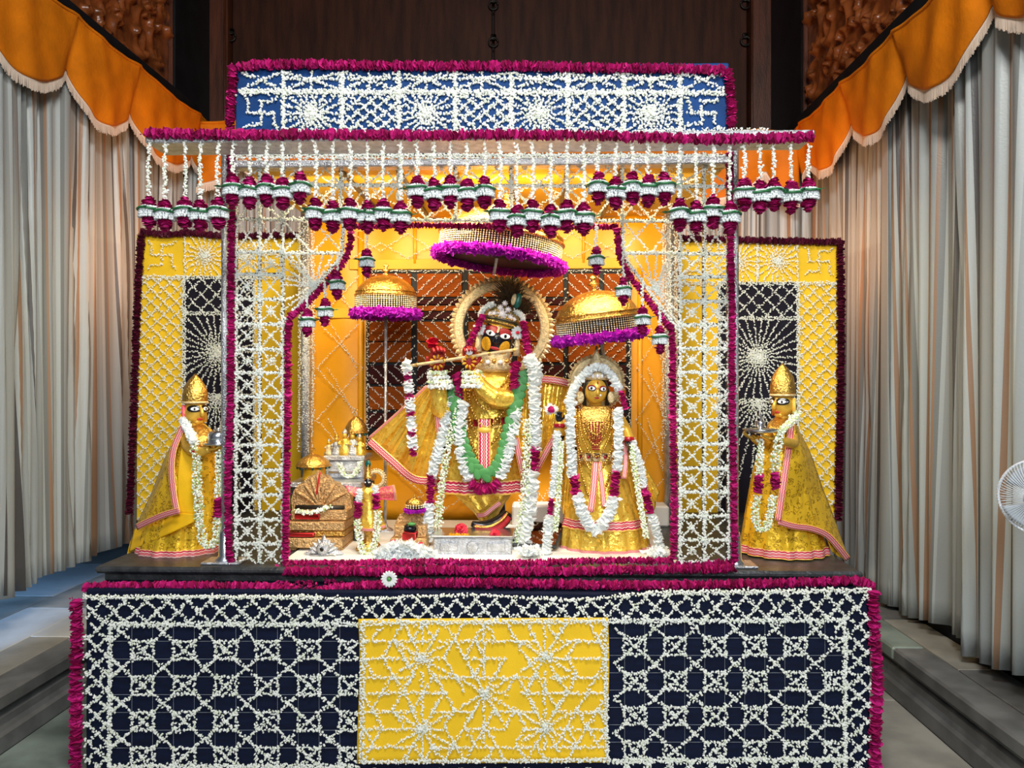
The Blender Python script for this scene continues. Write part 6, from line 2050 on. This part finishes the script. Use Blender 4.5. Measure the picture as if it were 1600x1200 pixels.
halo(mn, 588, 748, YN + .05, 14, 9, 26, tl=0.2)
MB().ball(W(575, 725, YN), (0.016, 0.006, 0.020)).build('peacock_eye', M['peacock'], mn)
sheet([W(568, 764, YN), W(566, 772, YN), W(566, 778, YN)], [W(538, 758, YN - .02), W(546, 770, YN - .03), W(558, 780, YN - .02)], 16, 10, 1.5, 0.005).build('sleeve', M['pink'], mn, solid=0.004)
sheet([W(582, 764, YN), W(583, 772, YN), W(584, 780, YN)], [W(614, 758, YN - .02), W(617, 770, YN - .03), W(618, 782, YN - .02)], 16, 10, 1.5, 0.005).build('sleeve', M['pink'], mn, solid=0.004)
ribbon([(614, 758, YN - .02), (617, 770, YN - .03), (618, 782, YN - .02)], 4, parent=mn, lift=0.012)
rope('long flower garland at the left of the miniature statue', [('white', [(562, 766, YN - .07), (560, 784, YN - .09)], 6), ('rose', [(560, 786, YN - .09), (559, 808, YN - .10)], 7), ('bud', [(558, 812, YN - .10), (561, 840, YN - .11), (568, 868, YN - .12)], 7)], group='small garlands on the offerings')
rope('long flower garland at the right of the miniature statue', [('white', [(586, 762, YN - .07), (588, 770, YN - .08)], 6), ('rose', [(588, 772, YN - .08), (588, 794, YN - .09)], 7), ('bud', [(590, 798, YN - .10), (588, 836, YN - .11), (578, 868, YN - .12)], 7)], group='small garlands on the offerings')
# little gold seat with a purple parasol
YS2 = 4.14
ls = thing('miniature_chair', 'little gilded seat with red cushion under a tiny parasol', 'seat', (W(642, 700, YS2)[0], YS2, ZS))
bs = pf(YS2)
px_prism([(618, 842), (616, 820), (624, 804), (634, 800), (646, 799), (656, 803), (664, 812), (666, 842)], YS2 + 0.09, YS2 + 0.12, 'back', 'copper', ls)
for (xa, xb, ya, yb, da, db) in ((611, 668, 840, bs, -0.03, 0.14), (616, 632, 822, 840, 0.0, 0.12), (652, 666, 822, 840, 0.0, 0.12)):
    a, b = W(xa, yb, YS2), W(xb, ya, YS2)
    MB().bevbox(a[0], b[0], YS2 + da, YS2 + db, max(a[2], ZS), b[2], 0.005).build('base' if ya == 840 else 'arm_rest', M['copper'], ls, smooth=False)
a, b = W(630, 842, YS2), W(651, 831, YS2)
MB().bevbox(a[0], b[0], YS2 - 0.035, YS2 + 0.04, a[2], b[2], 0.005).build('red_cushion', M['red'], ls)
MB().ball(W(640, 826, YS2 + .02), (0.038, 0.03, 0.028)).build('black_stone', M['face_black'], ls)
MB().ball(W(643, 819, YS2 - .01), (0.022, 0.016, 0.010)).build('leaf', M['leaf'], ls)
t_ = parasol('tiny gold parasol with purple fringe over the little gilded seat', 648, 786, YS2 + .06, 0.050, 0.030, (0, 0, 0), -0.06, bead_h=0.032, rod_dx=0.0)
for ch in list(t_.children):
    if ch.name.startswith('rod_foot') or ch.name.startswith('fringe'):
        if ch.name.startswith('rod_foot'):
            bpy.data.objects.remove(ch)
        else:
            ch.data = ch.data.copy()
            fm = petals([(0.052 * math.cos(a), 0.052 * math.sin(a), -0.040) for a in np.linspace(0, 2 * math.pi, 40)], 0.010, 0.0016, 0.014, 4)
            V_ = np.concatenate(fm.v)
            ch.data.clear_geometry()
            ch.data.from_pydata([tuple(v_) for v_ in V_], [], [tuple(int(i_) for i_ in f_) for f_ in np.concatenate(fm.f)])
# silver lotus ornament, silver footstool, roses, white flower heap, mirror tray
YO = 3.98
so = thing('silver_ornament', 'silver lotus-shaped ornament with pointed petals at the left front', 'ornament', (W(505, 700, YO)[0], YO, ZS))
c = W(506, 861, YO)
c[2] = max(c[2], ZS + 0.05)
m = MB()
for k in range(9):
    a = math.pi * (k / 8.0)
    L = 0.085 + 0.03 * (k in (0, 8)) + 0.02 * (k == 4)
    d_ = np.array((math.cos(a), 0, math.sin(a)))
    s_ = np.array((-math.sin(a), 0, math.cos(a)))
    b0 = c + np.array((0, 0, -0.035))
    V = [b0 - s_ * 0.018, b0 + d_ * L * 0.55 - s_ * 0.024, b0 + d_ * L, b0 + d_ * L * 0.55 + s_ * 0.024, b0 + s_ * 0.018, b0 + d_ * L * 0.4 + np.array((0, -0.022, 0)), b0 + d_ * L * 0.4 + np.array((0, 0.012, 0))]
    m.add(V, [(0, 1, 5), (1, 2, 5), (2, 3, 5), (3, 4, 5), (4, 0, 5), (1, 0, 6), (2, 1, 6), (3, 2, 6), (4, 3, 6), (0, 4, 6)])
m.build('petal_fan', M['silver'], so, smooth=False)
MB().ball(c + np.array((0, -0.018, -0.005)), (0.036, 0.02, 0.036)).build('boss', M['silver'], so)
MB().ball(c + np.array((0, -0.04, -0.005)), (0.010, 0.006, 0.012)).build('hole', M['eye_black'], so)
MB().bevbox(c[0] - 0.07, c[0] + 0.07, YO - 0.03, YO + 0.06, ZS, ZS + 0.02, 0.005).build('foot', M['silver'], so)
YK = 4.02
fs = thing('silver_footstool', 'low engraved silver footstool in front of the flute player', 'footstool', (W(738, 700, YK)[0], YK, ZS))
a, b = W(677, 868, YK), W(800, 841, YK)
MB().bevbox(a[0], b[0], YK, YK + 0.22, ZS, b[2], 0.006).build('box', M['silver'], fs, smooth=False)
MB().bevbox(a[0] - 0.008, b[0] + 0.008, YK - 0.01, YK + 0.23, b[2], b[2] + 0.012, 0.004).build('top', M['steel'], fs, smooth=False)
for k in range(3):
    xx = a[0] + (b[0] - a[0]) * (0.2 + 0.3 * k)
    zc = (ZS + b[2]) / 2
    if k == 1:
        MB().lathe([(0.03, 0), (0.028, 0.006), (0.012, 0.012)], (0, 0, 0), 16)
        MB().ball((xx, YK, zc), (0.034, 0.014, 0.034)).build('medallion', M['silver'], fs)
    else:
        MB().bevbox(xx - 0.05, xx + 0.05, YK - 0.008, YK + 0.01, zc - 0.024, zc + 0.024, 0.006).build('raised_panel', M['silver'], fs, smooth=False)
def bloom(label, px, py, Y, r, mat='redrose', grp='loose roses on the altar'):
    root = thing('rose_bloom', label, 'flower', W(px, py, Y), group=grp)
    c = W(px, py, Y)
    m = discs([c + np.array((0, r * 0.6, -r * 0.3)), c + np.array((0, -r * 0.5, r * 0.2))], [r, r, r * 0.8, r * 0.5, r * 0.2], r * 0.14, 12, ruff=0.12)
    m.build('petals', M[mat], root, smooth=False)
    MB().ball(c + np.array((0, r * 0.5, -r * 0.6)), (r * 0.8, r * 0.4, r * 0.25)).build('sepals', M['leaf'], root)
    return root
bloom('red rose at the left on the silver footstool', 720, 826, YK + .08, 0.036)
bloom('red rose at the right on the silver footstool beside the shoe', 773, 834, YK + .03, 0.030)
bloom('red rose on the white flower heap, left one', 615, 850, 3.98, 0.028)
bloom('red rose on the white flower heap, middle one', 630, 852, 3.98, 0.024)
bloom('red rose on the white flower heap, right one', 657, 852, 3.98, 0.020)
mg = thing('marigold_strand', 'short strand of yellow marigolds on the silver footstool', 'garland', W(715, 837, YK + .02))
discs([W(702, 837, YK + .02), W(732, 837, YK + .02)], 0.014, 0.005, 9, unit=0.03).build('marigolds', M['paint_yellow'], mg, smooth=False)
n = 900
hp = MB()
for (x0, x1, y0, y1) in ((585, 680, 858, 876),):
    for i in range(n):
        t = RNG.uniform(0, 1)
        px = x0 + (x1 - x0) * t
        top_ = 862 - 16 * math.sin(math.pi * min(1, t * 1.05))
        py = RNG.uniform(top_, 880)
        p = W(px, py, 3.90 + RNG.uniform(0, 0.10))
        p[2] = max(p[2], ZS + 0.012)
        petals([p, p + np.array((0.003, 0, 0))], 0.008, 0.01, 0.034, 1, mb=hp)
o = hp.build('flower_heap', M['petal'], smooth=False)
tag(o, 'heap of loose white petals at the left of the silver footstool', 'flowers', kind='stuff')
for (px, py, lb) in ((828, 866, 'heap of white petals at the foot of the right long garland'), (1030, 868, 'heap of white petals at the right foot of the shorter statue')):
    hp = MB()
    for i in range(170):
        p = W(px + RNG.normal(0, 9), py - abs(RNG.normal(0, 5)), 3.92 + RNG.uniform(0, 0.1))
        p[2] = max(p[2], ZS + 0.012)
        petals([p, p + np.array((0.003, 0, 0))], 0.008, 0.01, 0.030, 1, mb=hp)
    tag(hp.build('flower_heap', M['petal'], smooth=False), lb, 'flowers', kind='stuff')
mr = thing('mirror_tray', 'tilted square mirror in a dark frame between the two statues', 'mirror', (W(842, 700, 4.25)[0], 4.25, ZS), (math.radians(16), 0, math.radians(-14)))
MB().bevbox(-0.13, 0.13, -0.13, 0.16, 0.010, 0.026, 0.004).build('frame', M['darkmetal'], mr, local=True, smooth=False)
MB().box(-0.115, 0.115, -0.115, 0.145, 0.026, 0.029).build('glass', M['mirror'], mr, local=True, smooth=False)
mr.location.z = ZS + 0.045

# ------------------------------------------------------------------ pedestal fan at the right edge
YFN = 3.25
fc = W(1626, 778, YFN)
fan = thing('pedestal_fan', 'white pedestal fan with wire guard at the right picture edge', 'fan', (fc[0], fc[1], ZP), (0, 0, math.radians(-50)))
hz = fc[2] - ZP
R = 58 * YFN / F
gd = MB()
for k in range(72):
    a = 2 * math.pi * k / 72
    e, q = np.array((math.cos(a), 0, math.sin(a))), np.array((0, 0, hz))
    gd.tube(smoothpath([q + e * R * 0.26 + np.array((0, -0.062, 0)), q + e * R * 0.7 + np.array((0, -0.060, 0)), q + e * R * 0.96 + np.array((0, -0.035, 0)), q + e * R], 3), 0.0011, 4, False)
gd.build('front_guard', M['white_plastic'], fan, local=True, kind='stuff')
gd = MB()
for k in range(60):
    a = 2 * math.pi * k / 60
    e, q = np.array((math.cos(a), 0, math.sin(a))), np.array((0, 0, hz))
    gd.tube(smoothpath([q + e * R * 0.26 + np.array((0, 0.075, 0)), q + e * R * 0.75 + np.array((0, 0.07, 0)), q + e * R * 0.97 + np.array((0, 0.04, 0)), q + e * R], 3), 0.0011, 4, False)
gd.build('rear_guard', M['white_plastic'], fan, local=True, kind='stuff')
MB().tube([(R * math.cos(a), 0, hz + R * math.sin(a)) for a in np.linspace(0, 2 * math.pi, 49)], 0.006, 8).build('guard_rim', M['white_plastic'], fan, local=True)
def along_y(m, off):
    m.v = [np.stack([v_[:, 0], -v_[:, 2], v_[:, 1]], 1) + np.array(off) for v_ in m.v]
    return m
along_y(MB().lathe([(R * 0.27, 0.055), (R * 0.27, 0.066), (R * 0.20, 0.070), (0.01, 0.071)], (0, 0, 0), 28), (0, 0, hz)).build('badge', M['white_plastic'], fan, local=True)
along_y(MB().lathe([(0.03, -0.27), (0.055, -0.24), (0.06, -0.08), (0.03, -0.07)], (0, 0, 0), 24), (0, 0, hz)).build('motor', M['white_plastic'], fan, local=True)
for k in range(3):
    a0 = 2 * math.pi * k / 3
    G = np.array([[(r_ * math.cos(a0 + t * (0.5 + 0.25 * (r_ / R))), 0.03 * t - 0.012, hz + r_ * math.sin(a0 + t * (0.5 + 0.25 * (r_ / R)))) for t in np.linspace(-1, 1, 10)] for r_ in np.linspace(R * 0.12, R * 0.88, 10)])
    MB().grid(G).build('blade', M['grey_plastic'], fan, local=True, solid=0.003)
MB().tube([(0, 0.24, 0.02), (0, 0.24, hz - 0.03)], [0.018, 0.014], 12).build('pole', M['white_plastic'], fan, local=True)
MB().lathe([(0.10, 0.0), (0.10, 0.02), (0.08, 0.04), (0.03, 0.055), (0.022, 0.08)], (0, 0.24, 0), 32).build('base', M['white_plastic'], fan, local=True)
